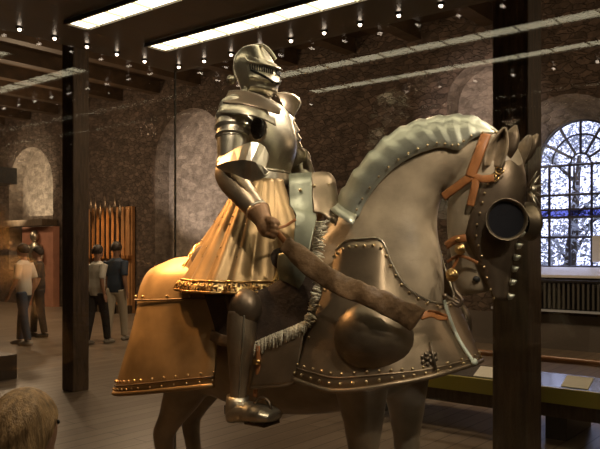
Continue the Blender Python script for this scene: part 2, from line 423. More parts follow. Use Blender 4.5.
# radiator under the window
b0 = RM(sw_c, NB_W-0.2, 0)
rd = thing('radiator', b0, 'grey ribbed radiator grille under the white sill of the arched window', 'radiator')
zr1 = WP(579, 283, NB_W-0.25).z; zr0 = WP(579, 311, NB_W-0.25).z
bm = NB(); rbox(bm, sw_c-WR-0.4, sw_c+WR+0.4, NB_W-0.16, NB_W-0.02, zr0, zr1); obj('casing', bm, M['metal_dark'], rd, smooth=False)
bm = NB()
k = sw_c-WR-0.38
while k < sw_c+WR+0.4:
    rbox(bm, k-0.016, k+0.016, NB_W-0.25, NB_W-0.14, zr0+0.02, zr1-0.02); k += 0.075
obj('grille', bm, M['radiator'], rd, smooth=False)
bm = NB(); rbox(bm, sw_c-WR-0.42, sw_c+WR+0.42, NB_W-0.26, NB_W-0.02, zr0-0.035, zr0); obj('base_rail', bm, mat('rail_paint', (0.5, 0.55, 0.62), 0.4), rd, smooth=False, label='pale blue-grey lower rail')
bm = NB(); rbox(bm, sw_c-WR-0.42, sw_c+WR+0.42, NB_W-0.26, NB_W-0.02, zr1, zr1+0.035); obj('top_rail', bm, M['metal_dark'], rd, smooth=False)
bm = NB()
for s in (sw_c-WR-0.3, sw_c+WR+0.3):
    bm = NB(); rbox(bm, s-0.03, s+0.03, NB_W-0.2, NB_W-0.08, 0, zr0-0.036); obj('foot', bm, M['metal_dark'], rd, smooth=False)

# outside: lawn and trees
bm = NB(); rbox(bm, -30, 30, NB_W+WD+0.25, 60, -1.2, -1.0); o = struct('floor_outside', bm, M['grass'])
def tree(s, n, h, cr_, label, seed, nl):
    rnd = random.Random(seed)
    t = thing('tree', RM(s, n, -1.0), label, 'tree', 'trees outside the window')
    bm = NB(); tube(bm, [RM(s, n, -1.0), RM(s+0.1, n, 1.2), RM(s-0.1, n+0.1, h*0.7)], [0.22, 0.16, 0.05], 8)
    for q in range(7):
        a = q*0.9; z = 0.6+q*0.45
        tube(bm, [RM(s, n, z), RM(s+math.cos(a)*cr_*.6, n+math.sin(a)*cr_*.4, z+0.9)], [0.05, 0.015], 5)
    obj('trunk', bm, M['bark'], t)
    bm = NB()
    for q in range(nl):
        while True:
            x, y, z = (rnd.uniform(-1, 1) for _ in range(3))
            d2 = x*x+y*y+z*z
            if 0.1 < d2 < 1: break
        # clumped
        c = RM(s+x*cr_+0.25*math.sin(z*9+x*5), n+y*cr_*0.7, h*0.55+z*h*0.55)
        a1 = Vector((rnd.uniform(-1, 1), rnd.uniform(-1, 1), rnd.uniform(-1, 1))).normalized(); a2 = a1.orthogonal().normalized()
        l = rnd.uniform(0.03, 0.085)
        v = [bm.verts.new(c+a1*l), bm.verts.new(c+a2*l*.5), bm.verts.new(c-a1*l), bm.verts.new(c-a2*l*.5)]; bm.faces.new(v)
    fo = obj('foliage', bm, M['leaf'], t, smooth=False, recalc=False); fo['kind'] = 'stuff'
tree(sw_c+1.9, 18.0, 5.6, 2.0, 'leafy tree seen through the left half of the arched window', 3, 8500)
tree(sw_c-2.9, 18.8, 5.2, 2.2, 'leafy tree seen through the right half of the arched window', 5, 8500)

# timber posts
def post(px, depth, w, label):
    c = Vector(((px-300)/FPX*depth, depth, 0)); s, n = sn(c)
    t = thing('timber_post', c, label, 'post', 'timber posts of the hall')
    bm = NB(); rbox(bm, s-w/2, s+w/2, n-w/2, n+w/2, 0, ROOM_Z-0.31)
    bevel(obj('shaft', bm, M['wood'], t, smooth=False), 0.012)
    bm = NB(); rbox(bm, s-w/2-0.05, s+w/2+0.05, n-w/2-0.05, n+w/2+0.05, ROOM_Z-0.31, ROOM_Z-0.01)
    obj('capital', bm, M['wood'], t, smooth=False)
post(517, 5.62, 0.285, 'thick dark timber post rising in front of the arched window, behind the horse head')
post(75.5, 8.25, 0.215, 'dark timber post on the left, beside the walking visitors')

# barrier rail and low display table on the right
sA = sn(WP(350, 360, 6.0))[0]; sB = SR+6.5
t = thing('display_table', RM(0.5, 6.3, 0), 'long low display table with an olive front edge behind the right timber post', 'table')
bm = NB(); rbox(bm, sB, sA, 6.04, 6.85, 0.40, 0.435); obj('table_top', bm, M['glasstop'], t, smooth=False)
bm = NB(); rbox(bm, sB, sA, 6.0, 6.04, 0.325, 0.455); obj('front_edge', bm, M['olive'], t, smooth=False, label='olive green front edge')
bm = NB(); rbox(bm, sB, sA, 6.05, 6.09, 0.20, 0.322); obj('apron', bm, M['wood'], t, smooth=False)
for s in (sA-0.25, sn(WP(556, 430, 6.1))[0], sB+0.3):
    bm = NB(); rbox(bm, s-0.09, s+0.09, 6.10, 6.75, 0, 0.40); obj('leg', bm, M['metal_dark'], t, smooth=False)
t2 = thing('guard_rail', RM(0.5, 5.93, 0), 'slim varnished guard rail on thin posts in front of the low display table', 'railing')
bm = NB(); tube(bm, [RM(sB, 5.93, 0.70), RM(sA, 5.93, 0.70)], 0.028, 8); obj('handrail', bm, M['rail'], t2)
for s in (sB+0.2, -0.35, 1.0, sA-0.1):
    bm = NB(); tube(bm, [RM(s, 5.93, 0), RM(s, 5.93, 0.68)], 0.014, 8); obj('baluster', bm, M['metal_dark'], t2)
tn = (NV+Vector((0, 0, 0.45))).normalized()
for px, lab in ((577, 'white information card on the low display table, to the right of the thick timber post'), (488, 'white information card on the low display table, just left of the thick timber post')):
    s0 = sn(WP(px, 380, 6.15))[0]
    bm = NB(); box(bm, RM(s0, 6.16, 0.492), 0.22, 0.17, 0.014, (UL, tn, UL.cross(tn)))
    o = obj('information_card', bm, M['label'], base=RM(s0, 6.16, 0.44), smooth=False); tag(o, lab, 'sign')
bm = NB(); rbox(bm, SR, holes[2][-1][0], NB_W-0.03, NB_W-0.001, 0, 0.55); struct('baseboard_back', bm, mat('dado_paint', (0.11, 0.095, 0.08), 0.5))
pA, pB = sn(Vector((-.035*7.3, 7.3, 0))), sn(Vector((.011*7.35, 7.35, 0)))
s0 = pB[0]; bm = NB(); rbox(bm, s0, s0+.45, pB[1]-.75, pB[1], 0, 0.085)
tag(obj('floor_block', bm, M['metal_dark'], base=RM(s0+.2, pB[1]-.4, 0), smooth=False), 'low dark block on the floor behind the case, beyond the rider foot', 'block')

# rear-left: terracotta board with small armour, polearm rack
def wp_s(px): return wsz(px, 240)[0]
bs0, bs1 = wp_s(61), wp_s(30)
bt = thing('display_board', RM((bs0+bs1)/2, NB_W-0.15, 0), 'terracotta display board with a trophy of armour under the left arch', 'display board')
zt, zb = wsz(45, 227)[1], wsz(45, 285)[1]
bm = NB(); rbox(bm, bs0, bs1, NB_W-0.25, NB_W-0.05, 0.0, zt); obj('panel', bm, M['board'], bt, smooth=False)
bm = NB(); c = RM((bs0+bs1)/2, NB_W-0.33, zt-0.75)
ball(bm, c, (0.24, 0.13, 0.34), 0, RAX, 14, 10); ball(bm, c+Vector((0, 0, 0.48)), (0.14, 0.13, 0.17), 0, RAX, 12, 8)
for q in (-1, 1): tube(bm, [c+UL*q*0.2+Vector((0, 0, 0.2)), c+UL*q*0.36+Vector((0, 0, -0.1)), c+UL*q*0.3+Vector((0, 0, -0.4))], [0.1, 0.07, 0.05], 8)
obj('trophy', bm, M['steel'], bt)
bm = NB(); rbox(bm, wp_s(58), wp_s(-8), NB_W-0.5, NB_W-0.02, zt+0.02, zt+0.2)
o = obj('wall_shelf', bm, M['wood'], base=RM(wp_s(30), NB_W, zt), smooth=False); tag(o, 'dark timber lintel shelf across the foot of the left arch', 'shelf')

rs0, rs1 = wp_s(136), wp_s(84); rz1 = wsz(110, 208)[1]; rz0 = wsz(110, 262)[1]
rk = thing('polearm_rack', RM((rs0+rs1)/2, NB_W-0.2, 0), 'orange lit rack board with polearms behind the two walking visitors', 'rack')
bm = NB(); rbox(bm, rs0, rs1, NB_W-0.12, NB_W-0.03, 0.0, rz1); obj('back_board', bm, M['rack'], rk, smooth=False)
bm = NB(); rbox(bm, rs0, rs1, NB_W-0.26, NB_W-0.12, rz0+0.1, rz0+0.18); obj('rail', bm, M['rail'], rk, smooth=False)
bm = NB(); rbox(bm, rs0, rs1, NB_W-0.36, NB_W-0.12, 0, 0.2); obj('base', bm, M['wood'], rk, smooth=False)
NP = 11
for k in range(NP):
    s = rs1-(k+0.5)*(rs1-rs0)/NP
    hgt = rz1+0.15+0.35*random.random()
    n = NB_W-0.42
    p = thing('polearm', RM(s, n, 0), 'dark polearm upright in the orange lit rack, %s from the left' % ORD[k], 'weapon', 'polearms standing in the lit rack')
    bm = NB(); tube(bm, [RM(s, n, 0), RM(s, n, hgt-0.45)], 0.026, 7); obj('staff', bm, M['staff'], p)
    bm = NB(); tube(bm, [RM(s, n, hgt-0.47), RM(s, n, hgt-0.3), RM(s, n, hgt)], [0.035, 0.06, 0.004], 6, flat=(NV, 0.3)); obj('blade', bm, M['dark_steel'], p)

# second showcase at the far left
q = Vector(((17-300)/722*9.0, 9.0, 0)); s0, n0 = sn(q); n0 -= 0.9
cs = thing('showcase', RM(s0+0.7, n0+0.3, 0), 'tall glass showcase with a dark base at the far left edge', 'display case')
bm = NB(); rbox(bm, s0, s0+1.5, n0-0.3, n0+0.9, 0, 0.30); obj('base', bm, M['plinth'], cs, smooth=False)
bm = NB(); rbox(bm, s0, s0+1.5, n0-0.3, n0+0.9, 2.42, 2.62); obj('lid', bm, M['metal_dark'], cs, smooth=False)
for (x0, x1, y0, y1) in ((s0, s0+1.5, n0-0.3, n0-0.292), (s0, s0+0.008, n0-0.29, n0+0.9), (s0+1.492, s0+1.5, n0-0.29, n0+0.9)):
    bm = NB(); rbox(bm, x0, x1, y0, y1, 0.301, 2.419); obj('glass_panel', bm, M['glass'], cs, smooth=False)

# ================================================================== THE CASE
CZ = 2.73; CN0, CN1 = 1.62, 3.08; CS0, CS1 = -1.6, 3.48; PZ = 0.20
case = thing('display_case', RM(1.0, 2.35, 0), 'large glass case with brown ceiling panel enclosing the armoured horse and rider', 'display case')
bm = NB(); rbox(bm, CS0, CS1, CN0, CN1, 0, PZ); obj('plinth', bm, M['plinth'], case, smooth=False)
bm = NB(); rbox(bm, CS0-0.02, CS1+0.02, CN0-0.02, CN1+0.02, CZ, CZ+0.16); obj('ceiling_panel', bm, M['canopy'], case, smooth=False)
g = 0.010
for nm, a in (('front_pane', (CS0, CS1, CN0, CN0+g)), ('rear_pane', (CS0, CS1, CN1-g, CN1)), ('side_pane', (CS1-g, CS1, CN0+g+.001, CN1-g-.001)), ('side_pane', (CS0, CS0+g, CN0+g+.001, CN1-g-.001))):
    bm = NB(); rbox(bm, *a, PZ+0.001, CZ-0.001); obj(nm, bm, M['glass'], case, smooth=False)
bm = NB(); rbox(bm, CS1-0.006, CS1+0.004, CN1-0.006, CN1+0.004, PZ, CZ); obj('corner_joint', bm, mat('silicone', (0.12, 0.12, 0.10), 0.3), case, smooth=False)

strips = []
for (n0, n1, lab) in ((2.06, 2.18, 'front cream light strip set in the ceiling of the glass case'), (2.56, 2.69, 'rear cream light strip set in the ceiling of the glass case, above the helmet')):
    t = thing('light_strip', RM(1.2, (n0+n1)/2, CZ), lab, 'ceiling light', 'light strips in the case ceiling')
    s1 = 3.12; s0 = -1.3
    bm = NB()
    rbox(bm, s0, s1, n0-0.012, n0, CZ-0.020, CZ-0.001); rbox(bm, s0, s1, n1, n1+0.012, CZ-0.020, CZ-0.001)
    rbox(bm, s1, s1+0.012, n0-0.012, n1+0.012, CZ-0.020, CZ-0.001)
    obj('frame', bm, M['canopy'], t, smooth=False)
    bm = NB(); rbox(bm, s0, s1, n0, n1, CZ-0.010, CZ-0.002); obj('diffuser', bm, M['strip'], t, smooth=False)
    k = s1-0.10
    while k > s0:
        bm = NB(); rbox(bm, k-0.0015, k+0.0015, n0+0.001, n1-0.001, CZ-0.020, CZ-0.0102); k -= 0.20
        obj('louvre', bm, M['louvre'], t, smooth=False)

def spot(s, n, label, grp):
    c = RM(s, n, CZ)
    t = thing('spotlight', c, label, 'spotlight', grp)
    bm = NB(); tube(bm, [c-Vector((0, 0, 0.001)), c-Vector((0, 0, 0.008))], [0.019, 0.016], 10); obj('housing', bm, M['metal_dark'], t)
    bm = NB(); ball(bm, c-Vector((0, 0, 0.011)), 0.0095, 0, nu=10, nv=6); obj('bulb', bm, M['bulb'], t)
for k in range(19): spot(3.34-0.222*k, 2.985, 'small bright spotlight under the case ceiling, %s from the glass corner along the rear edge' % ORD[k], 'spotlights along the rear edge of the case')
for k in range(6): spot(3.40, 2.77-0.20*k, 'small bright spotlight under the case ceiling, %s from the glass corner along the left edge' % ORD[k], 'spotlights along the left edge of the case')
for k in range(14): spot(2.6-0.26*k, 1.70, 'small bright spotlight under the case ceiling, %s from the left along the front edge' % ORD[k], 'spotlights along the front edge of the case')

# ================================================================== HORSE
GZ = PZ
horse = thing('armoured_horse', W(0, 0, GZ), 'grey-brown carved horse in steel armour, the only horse, standing in the glass case', 'horse')
def lring(c, a, b, ra, rb, n=20, e=2.0):
    """ring in horse-local coords, axes a,b local tuples"""
    out = []
    for k in range(n):
        q = 2*math.pi*k/n; ca, sa = math.cos(q), math.sin(q)
        x = math.copysign(abs(ca)**(2/e), ca)*ra; y = math.copysign(abs(sa)**(2/e), sa)*rb
        out.append(W(c[0]+a[0]*x+b[0]*y, c[1]+a[1]*x+b[1]*y, c[2]+a[2]*x+b[2]*y))
    return out
def px_loft(bm, st, n=20, m=None, e=2.0, mi=0):
    """stations (x1,y1,x2,y2,half width) traced in the mid plane; ring spans p1..p2"""
    st = cr(st, m or len(st)*3); rings = []
    for (x1, y1, x2, y2, hw) in st:
        p1 = Vector(L(x1, y1)); p2 = Vector(L(x2, y2)); c = (p1+p2)/2; d = (p1-p2); r = d.length/2; d.normalize()
        rings.append(lring(c, d, (0, 1, 0), r, hw, n, e))
    return loft(bm, rings, mi)
bm = NB()
# trunk
trunk = [(-0.68, 1.24, .05, .05), (-0.66, 1.24, .14, .12), (-0.58, 1.24, .22, .20), (-0.42, 1.22, .27, .245), (-0.15, 1.18, .30, .27), (0.15, 1.19, .32, .27), (0.40, 1.25, .34, .25), (0.60, 1.28, .30, .22), (0.75, 1.30, .22, .17), (0.82, 1.30, .10, .08)]
loft(bm, [lring((u, 0, z), (0, 0, 1), (0, 1, 0), hh, hw, 22) for u, z, hh, hw in cr(trunk, 26)])
NECK = [(312, 235, 420, 345, .21), (336, 212, 440, 305, .185), (355, 186, 440, 265, .155), (381, 156, 434, 228, .13), (416, 134, 440, 196, .112), (458, 126, 462, 178, .10), (500, 134, 480, 182, .085)]
px_loft(bm, NECK, m=24)
HEAD = [(508, 134, 476, 160, .070), (522, 156, 455, 182, .098), (524, 190, 448, 214, .105), (521, 220, 449, 243, .095), (514, 248, 453, 264, .076), (507, 274, 455, 283, .062), (500, 290, 462, 296, .050)]
px_loft(bm, HEAD, m=22)
# legs
def hleg(u, v, prof):
    pts = [W(u+du, v, z) for du, z, r in prof]; tube(bm, pts, [r for _, _, r in prof], 14)
FL = [(0.0, 1.30, .15), (0.02, 1.10, .115), (0.03, 0.92, .078), (0.03, 0.80, .058), (0.04, 0.70, .055), (0.035, 0.64, .048), (0.03, 0.50, .036), (0.03, 0.38, .040), (0.06, 0.30, .036), (0.09, 0.245, .048), (0.10, GZ, .062)]
HL = [(0.04, 1.25, .12), (0.06, 1.08, .135), (0.0, 0.92, .095), (-0.08, 0.80, .062), (-0.13, 0.72, .055), (-0.12, 0.64, .046), (-0.09, 0.50, .038), (-0.08, 0.38, .042), (-0.05, 0.30, .038), (-0.02, 0.245, .050), (-0.01, GZ, .064)]
hleg(0.585, .17, FL); hleg(0.60, -.17, FL)
hleg(-0.36, .16, HL); hleg(-0.48, -.15, HL)
hb = obj('body', bm, M['horse'], horse); remesh(hb, 0.014, 8)
# eye of the horse inside the cup
for T in (lambda p: p, mir):
    bm = NB(); ball(bm, T(H(503, 220, .078)), .030); obj('eye', bm, M['eye'], horse)
# ears: cupped leaves, open towards the side
def ear(le, re, lat, depth):
    a = cr(le, 13); b = cr(re, 13); rows = []
    for (x0, y0), (x1, y1) in zip(a, b):
        row = []
        for k in range(9):
            q = k/8; row.append(H(x0+(x1-x0)*q, y0+(y1-y0)*q, lat-depth*math.sin(math.pi*q)*min(1, abs(x1-x0)/8+.15)))
        rows.append(row)
    bm = NB(); grid(bm, rows); o = obj('ear', bm, M['ear'], horse); solid(o, .010, 0.0); subd(o, 1)
ear([(484, 166), (485.5, 152), (493, 139), (504, 127.5)], [(501, 168), (507, 154), (508.5, 140), (505.5, 127)], .125, .045)
ear([(511, 165), (513, 154), (520, 143), (529, 135)], [(522, 168), (527, 157), (531, 146), (530.5, 135)], -.04, -.03)
# tail
bm = NB(); tube(bm, [W(-.70, 0, 1.30), W(-.74, 0, 1.2), W(-.74, 0, 1.08), W(-.73, 0, .97)], [.03, .04, .05, .02], 12); obj('tail', bm, M['horse'], horse)

# ---- crupper
def uring(z, uf, hw, ur, rr, n=26):
    """U shaped plan: front edge uf, half width hw, rearmost ur, length of rear curve rr"""
    pts = []; uc = ur+rr
    for k in range(6): pts.append((uf+(uc-uf)*k/6, hw))
    for k in range(n+1):
        q = math.pi*k/n; pts.append((uc-rr*math.sin(q), hw*math.cos(q)))
    for k in range(1, 7): pts.append((uc+(uf-uc)*k/6, -hw))
    tl = .155 if z < .93 else max(0, .155-(z-.93)/(1.345-.93)*.10) if z < 1.345 else max(0, .055-(z-1.345)/.2*.055)
    return [W(u, v, z+tl*(u+.83)/.86) for u, v in pts]
CR = [(1.045, .888, .03, .385, -.835, .42), (1.05, .99, .02, .365, -.81, .42), (1.1, 1.15, -.0, .335, -.765, .42), (1.2, 1.30, -.03, .305, -.735, .42),
      (1.3, 1.375, -.05, .29, -.735, .42), (0, 1.44, -.08, .27, -.715, .40), (0, 1.50, -.12, .235, -.675, .36), (0, 1.54, -.16, .165, -.60, .30), (0, 1.562, -.22, .09, -.54, .22), (0, 1.568, -.28, .02, -.46, .12)]
crs = cr([c[1:] for c in CR], 34)
bm = NB(); rows = [uring(*c) for c in crs]
# bottom edge rises towards the front on the sides
def cz(u): return 0.0
grid(bm, rows)
crup = obj('crupper', bm, [M['golden'], M['rivet']], horse); solid(crup, 0.006)
bm = NB(); rows = [uring(*c) for c in crs]
tube(bm, rows[0], 0.011, 8); obj('lower_rim', bm, M['golden'], crup)
bm = NB()
tube(bm, uring(0.925, .03, .384, -.828, .42), 0.004, 6); tube(bm, uring(1.345, -.04, .302, -.748, .42), 0.0045, 6)
for k, p in enumerate(uring(0.945, .03, .382, -.825, .42, 30)):
    if k % 1 == 0: rivet(bm, p, .0065)
for k, p in enumerate(uring(0.908, .03, .389, -.834, .42, 30)):
    rivet(bm, p, .0055)
for k, p in enumerate(uring(1.362, -.04, .30, -.745, .42, 20)):
    if k % 3 == 0: rivet(bm, p, .008)
obj('seam_rivets', bm, [M['dark_steel'], M['rivet']], crup)

# ---- peytral
PC = [((336, 250, .235), (293, 379, .385)), ((346, 241, .245), (312, 386, .40)), ((362, 239, .25), (334, 391, .40)), ((381, 240, .245), (364, 389, .385)),
      ((391, 262, .23), (394, 384, .345)), ((404, 284, .205), (420, 379, .27)), ((424, 299, .14), (448, 372, .165)), ((443, 304, 0.03), (474, 364, 0.0))]
tops = cr([Vector(H(*a)) for a, b in PC], 33); bots = cr([Vector(H(*b)) for a, b in PC], 33)
NR = 13
def pey(j, t, off=0.0):
    a = Vector(tops[j]); b = Vector(bots[j]); la, lb = loc(a), loc(b)
    e = t**1.5
    u = la[0]+(lb[0]-la[0])*(0.6*t+0.4*e); v = la[1]+(lb[1]-la[1])*e; z = la[2]+(lb[2]-la[2])*t
    v += 0.03*math.sin(math.pi*t)*(la[1] > .1)
    return W(u, v, z)
half = [[pey(j, i/(NR-1)) for j in range(33)] for i in range(NR)]
rows = []
for r in half:
    fr_ = list(r); lp = loc(fr_[-1]); fr_[-1] = W(lp[0], 0, lp[2])
    rows.append(fr_+[mir(p) for p in reversed(fr_[:-1])])
bm = NB(); grid(bm, rows)
pt = obj('peytral', bm, [M['brown_steel'], M['rivet']], horse); solid(pt, 0.006)
bm = NB(); tube(bm, rows[-1], 0.010, 8); obj('lower_rim', bm, M['brown_steel'], pt)
bm = NB(); tube(bm, rows[0], 0.0045, 8); obj('upper_rim', bm, M['steel'], pt)
bm = NB(); tube(bm, [p for p in rows[-2]], 0.004, 6)
def outw(j, t, d):
    p = pey(j, t); q = pey(min(j+1, 32), t)-pey(max(j-1, 0), t); r = pey(j, min(t+.05, 1))-pey(j, max(t-.05, 0))
    n = q.cross(r).normalized()
    if n.dot(R3+F3*.5) < 0: n = -n
    return p+n*d, n
for j in range(0, 33, 2):
    for t in (0.955,): p, n = outw(j, t, .003); rivet(bm, p, .007); rivet(bm, mir(p), .007)
for j in range(0, 33, 2): p, n = outw(j, 0.89, .003); rivet(bm, p, .006); rivet(bm, mir(p), .006)
for j in range(0, 33, 2): p, n = outw(j, 0.05, .003); rivet(bm, p, .007); rivet(bm, mir(p), .007)
for t in (.2, .32, .44, .56, .68): p, n = outw(1, t, .003); rivet(bm, p, .006)
obj('edge_rivets', bm, [M['brown_steel'], M['rivet']], pt)
# domed boss, right and left
bc = H(373, 338, .30); ul = loc(bc); nb = (R3*0.94+F3*0.30+Vector((0, 0, -0.05))).normalized()
def boss(c, n):
    bm = NB(); x = Vector((0, 0, 1)); x = (x-n*x.dot(n)).normalized(); y = n.cross(x); rings = []
    for i in range(12):
        a = math.pi/2*i/11.5; rr = 0.143*math.cos(a); d = 0.125*math.sin(a)
        rings.append([c+n*(d-.012)+(x*math.cos(q)*.96+y*math.sin(q)*1.04)*rr for q in [2*math.pi*k/36 for k in range(36)]])
    loft(bm, rings); return bm
obj('boss', boss(bc, nb), M['boss_steel'], pt)
nm_ = (nb-R3*2*nb.dot(R3)).normalized(); obj('boss', boss(mir(bc), nm_), M['boss_steel'], pt)
# hinge rosettes
bm = NB()
for px, py in ((424, 359), (433, 355)):
    best = min(((outw(j, t/40, .004)) for j in range(18, 32) for t in range(20, 40)), key=lambda a: abs((a[0]-O3).x/(a[0]-O3).y*FPX+300-px)+abs(HOR-(a[0]-O3).z/(a[0]-O3).y*FPX-py))
    p, n = best; x = Vector((0, 0, 1)); x = (x-n*x.dot(n)).normalized(); y = n.cross(x)
    for k in range(6):
        a = k*math.pi/3; ball(bm, p+(x*math.cos(a)+y*math.sin(a))*.018, (.009, .009, .004), 0, (x, y, n), 8, 5)
    rivet(bm, p+n*.002, .009, 0)
    pin = p
tube(bm, [p+x*.05+n*.006, p-x*.05+n*.006], .006, 8)
obj('hinge', bm, M['boss_steel'], pt, label='dark rosette hinge')
bm = NB(); tube(bm, cr([H(444, 300, .045), H(449, 316, .04), H(458, 338, .03), H(474, 363, .015)], 14), .0075, 8)  # window light caught by the front rim, put in as a pale tube
ball(bm, H(474, 362, .02), .014); obj('edge_glint', bm, M['glint'], pt, label='painted highlight down the front edge')

for T in (lambda p: p, mir):
    rows = [[(256, 343, .345), (275, 338, .345), (294, 331, .345), (306, 324, .335)], [(254, 366, .365), (273, 363, .365), (290, 360, .37), (300, 356, .365)], [(250, 388, .385), (268, 387, .385), (284, 385.5, .385), (295, 383, .375)]]
    g_ = [[T(Vector(p)) for p in r] for r in [list(x) for x in zip(*[cr(list(c), 9) for c in zip(*[cr([H(*a) for a in r], 13) for r in rows])])]]
    bm = NB(); grid(bm, g_); fo_ = obj('flanchard', bm, M['brown_steel'], horse); solid(fo_, .005)
    bm = NB(); tube(bm, [r[-1] for r in g_] if len(g_) == 13 else g_[-1], .007, 7); obj('lower_rim', bm, M['brown_steel'], fo_)

# ---- crinet
CT = [(342, 204), (350, 187), (361, 170), (374, 154), (387, 140), (401, 130), (417, 122), (434, 118), (451, 116), (467, 116), (481, 120), (496, 131)]
CB = [(358, 217, .16), (364, 204, .15), (374, 189, .145), (387, 174, .14), (401, 163, .135), (415, 155, .13), (428, 150, .122), (441, 147, .115), (451, 149, .110), (459, 150, .107), (466, 144, .10), (478, 136, .09), (497, 133, .07)]
NL = 10; SUB = 5
bm = NB(); rows = []
tt = cr(CT, NL*SUB+1); tb = cr(CB, NL*SUB+1)
for i in range(NL*SUB+1):
    f = (i % SUB)/SUB; lift = 0.011*f
    top = Vector(L(*tt[i])); bo = Vector(L(*tb[i])); 
    if i: dirv = (Vector(L(*tt[i]))-Vector(L(*tt[i-1])))
    up = Vector((top.x-bo.x, 0, top.z-bo.z)).normalized()
    row = []
    for k in range(17):
        q = -1+2*k/16; a = q*math.pi/2
        v = bo.y*math.sin(a); w = math.cos(a)**0.8 if abs(q) < .999 else 0
        p = Vector((bo.x+(top.x-bo.x)*w, v, bo.z+(top.z-bo.z)*w))
        sgn = Vector((up.x*w, math.sin(a), up.z*w)).normalized()
        p += sgn*lift*min(1, 1.5*w)
        row.append(W(*p))
    rows.append(row)
    if i % SUB == SUB-1 and i < NL*SUB:                # step down behind the lame edge
        pass
grid(bm, rows)
cn = obj('crinet', bm, [M['white_steel'], M['rivet']], horse); solid(cn, 0.004)
bm = NB()
for i in range(2, NL*SUB+1, 3):
    for s in (1, -1):
        x, y, lt = tb[i]; tx, ty = tt[i]; p = Vector(L(x+(tx-x)*.13, y+(ty-y)*.13, lt)); rivet(bm, W(p.x, s*(lt+.012), p.z), .0055, 0)
obj('edge_rivets', bm, M['rivet'], cn)
bm = NB(); r0 = []; r1 = []
for k in range(17):                                    # flared collar at the foot of the neck guard
    q = -1+2*k/16; a = q*math.pi/2; w = math.cos(a) if abs(q) < .999 else 0
    t0 = Vector(L(345, 200)); b0 = Vector(L(357, 215, .185)); t1 = Vector(L(336, 202)); b1 = Vector(L(353, 224, .235))
    r0.append(W(b0.x+(t0.x-b0.x)*w, .185*math.sin(a), b0.z+(t0.z-b0.z)*w)); r1.append(W(b1.x+(t1.x-b1.x)*w, .235*math.sin(a), b1.z+(t1.z-b1.z)*w))
grid(bm, [r0, r1]); solid(obj('collar', bm, M['white_steel'], cn), .004)

# ---- chanfron
CH = [((512, 150), (498, 163, .062)), ((521, 164), (488, 176, .092)), ((524, 182), (477, 193, .105)), ((522, 205), (471, 212, .108)), ((518, 226), (466, 236, .104)), ((513, 250), (474, 256, .085)), ((509, 274), (482, 278, .065)), ((505, 301), (492, 297, .048))]
cc = cr([a for a, b in CH], 30); ce = cr([b for a, b in CH], 30)
rows = []
for (x, y), (ex, ey, lt) in zip(cc, ce):
    c = Vector(L(x, y)); e = Vector(L(ex, ey, lt)); row = []
    for k in range(21):
        q = -1+2*k/20; a = abs(q)*math.pi/2
        w = math.cos(a)**0.75 if abs(q) < .999 else 0.0
        v = lt*(math.sin(a)**0.85)
        ridge = 0.008*max(0, 1-abs(q)*6)
        row.append(W(e.x+(c.x-e.x)*w+ridge, math.copysign(v, q), e.z+(c.z-e.z)*w))
    rows.append(row)
bm = NB(); grid(bm, rows)
ch = obj('chanfron', bm, [M['dark_steel'], M['rivet']], horse); solid(ch, .004)
bm = NB()
for i in range(1, 30, 2):
    for s in (0, 1):
        j = 1 if s == 0 else 19
        rivet(bm, rows[i][j]+R3*(.004 if s else -.004), .0048, 0)
obj('studs', bm, M['rivet'], ch)
bm = NB()
for i in range(16, 30, 2): tube(bm, [rows[i][10]+F3*.002, rows[i][10]+F3*.014, rows[i][10]+F3*.026+Vector((0, 0, .006))], [.013, .011, .002], 8)
obj('ridge_spikes', bm, M['white_steel'], ch, label='row of small pale steel knobs down the nose')
def eyecup(s):
    c = H(506, 220, .100); n = (R3*0.90+F3*0.42+Vector((0, 0, .06))).normalized()
    x = Vector((0, 0, 1)); x = (x-n*x.dot(n)).normalized(); y = n.cross(x); rings = []
    for d, rr in ((-.03, .056), (.0, .064), (.012, .069), (.021, .074), (.021, .0715), (.011, .067), (.0, .062), (-.03, .056)):
        ring = [c+n*d+(x*math.cos(q)*1.02+y*math.sin(q)*.98)*rr for q in [2*math.pi*k/28 for k in range(28)]]
        rings.append([p if s > 0 else mir(p) for p in ring])
    bm = NB(); grid(bm, rings, 0, True)
    b = obj('eye_cup', bm, M['boss_steel'], ch)
    ring = [c+n*.001+(x*math.cos(q)+y*math.sin(q))*.0625 for q in [2*math.pi*k/28 for k in range(28)]]
    bm = NB(); bm.faces.new([bm.verts.new(p if s > 0 else mir(p)) for p in ring]); obj('eye_opening', bm, M['eye'], b)
eyecup(1); eyecup(-1)
# forehead rondel and scroll
bm = NB(); c = W(*Vector(L(526, 190)))+F3*.01
for k in range(9):
    a = 2*math.pi*k/9; d = (R3*math.cos(a)+Vector((0, 0, 1))*math.sin(a)+F3*.5).normalized()
    tube(bm, [c, c+d*.045, c+d*.075], [.008, .006, .001], 6)
ball(bm, c+F3*.012, .018); obj('rondel', bm, M['steel'], ch)
bm = NB()
for cx, cy in ((499, 170), (494, 177)):
    pts = [H(cx+math.cos(t*.6)*(5-t*.28), cy+math.sin(t*.6)*(5-t*.28), .105) for t in range(16)]
    tube(bm, pts, .003, 6)
obj('scroll', bm, M['brass'], ch)
# ear guards
bm = NB()
for (bx, by, tx, ty, lat, r) in ((505, 157, 516, 125, .05, .035), (518, 162, 538, 134, -.10, .035)):
    p = H(bx, by, lat); t = H(tx, ty, lat); tube(bm, [p, p.lerp(t, .35), p.lerp(t, .7), t], [r*.7, r, r*.8, r*.15], 10, flat=(R3, .4))
obj('ear_guard', bm, M['dark_steel'], ch)

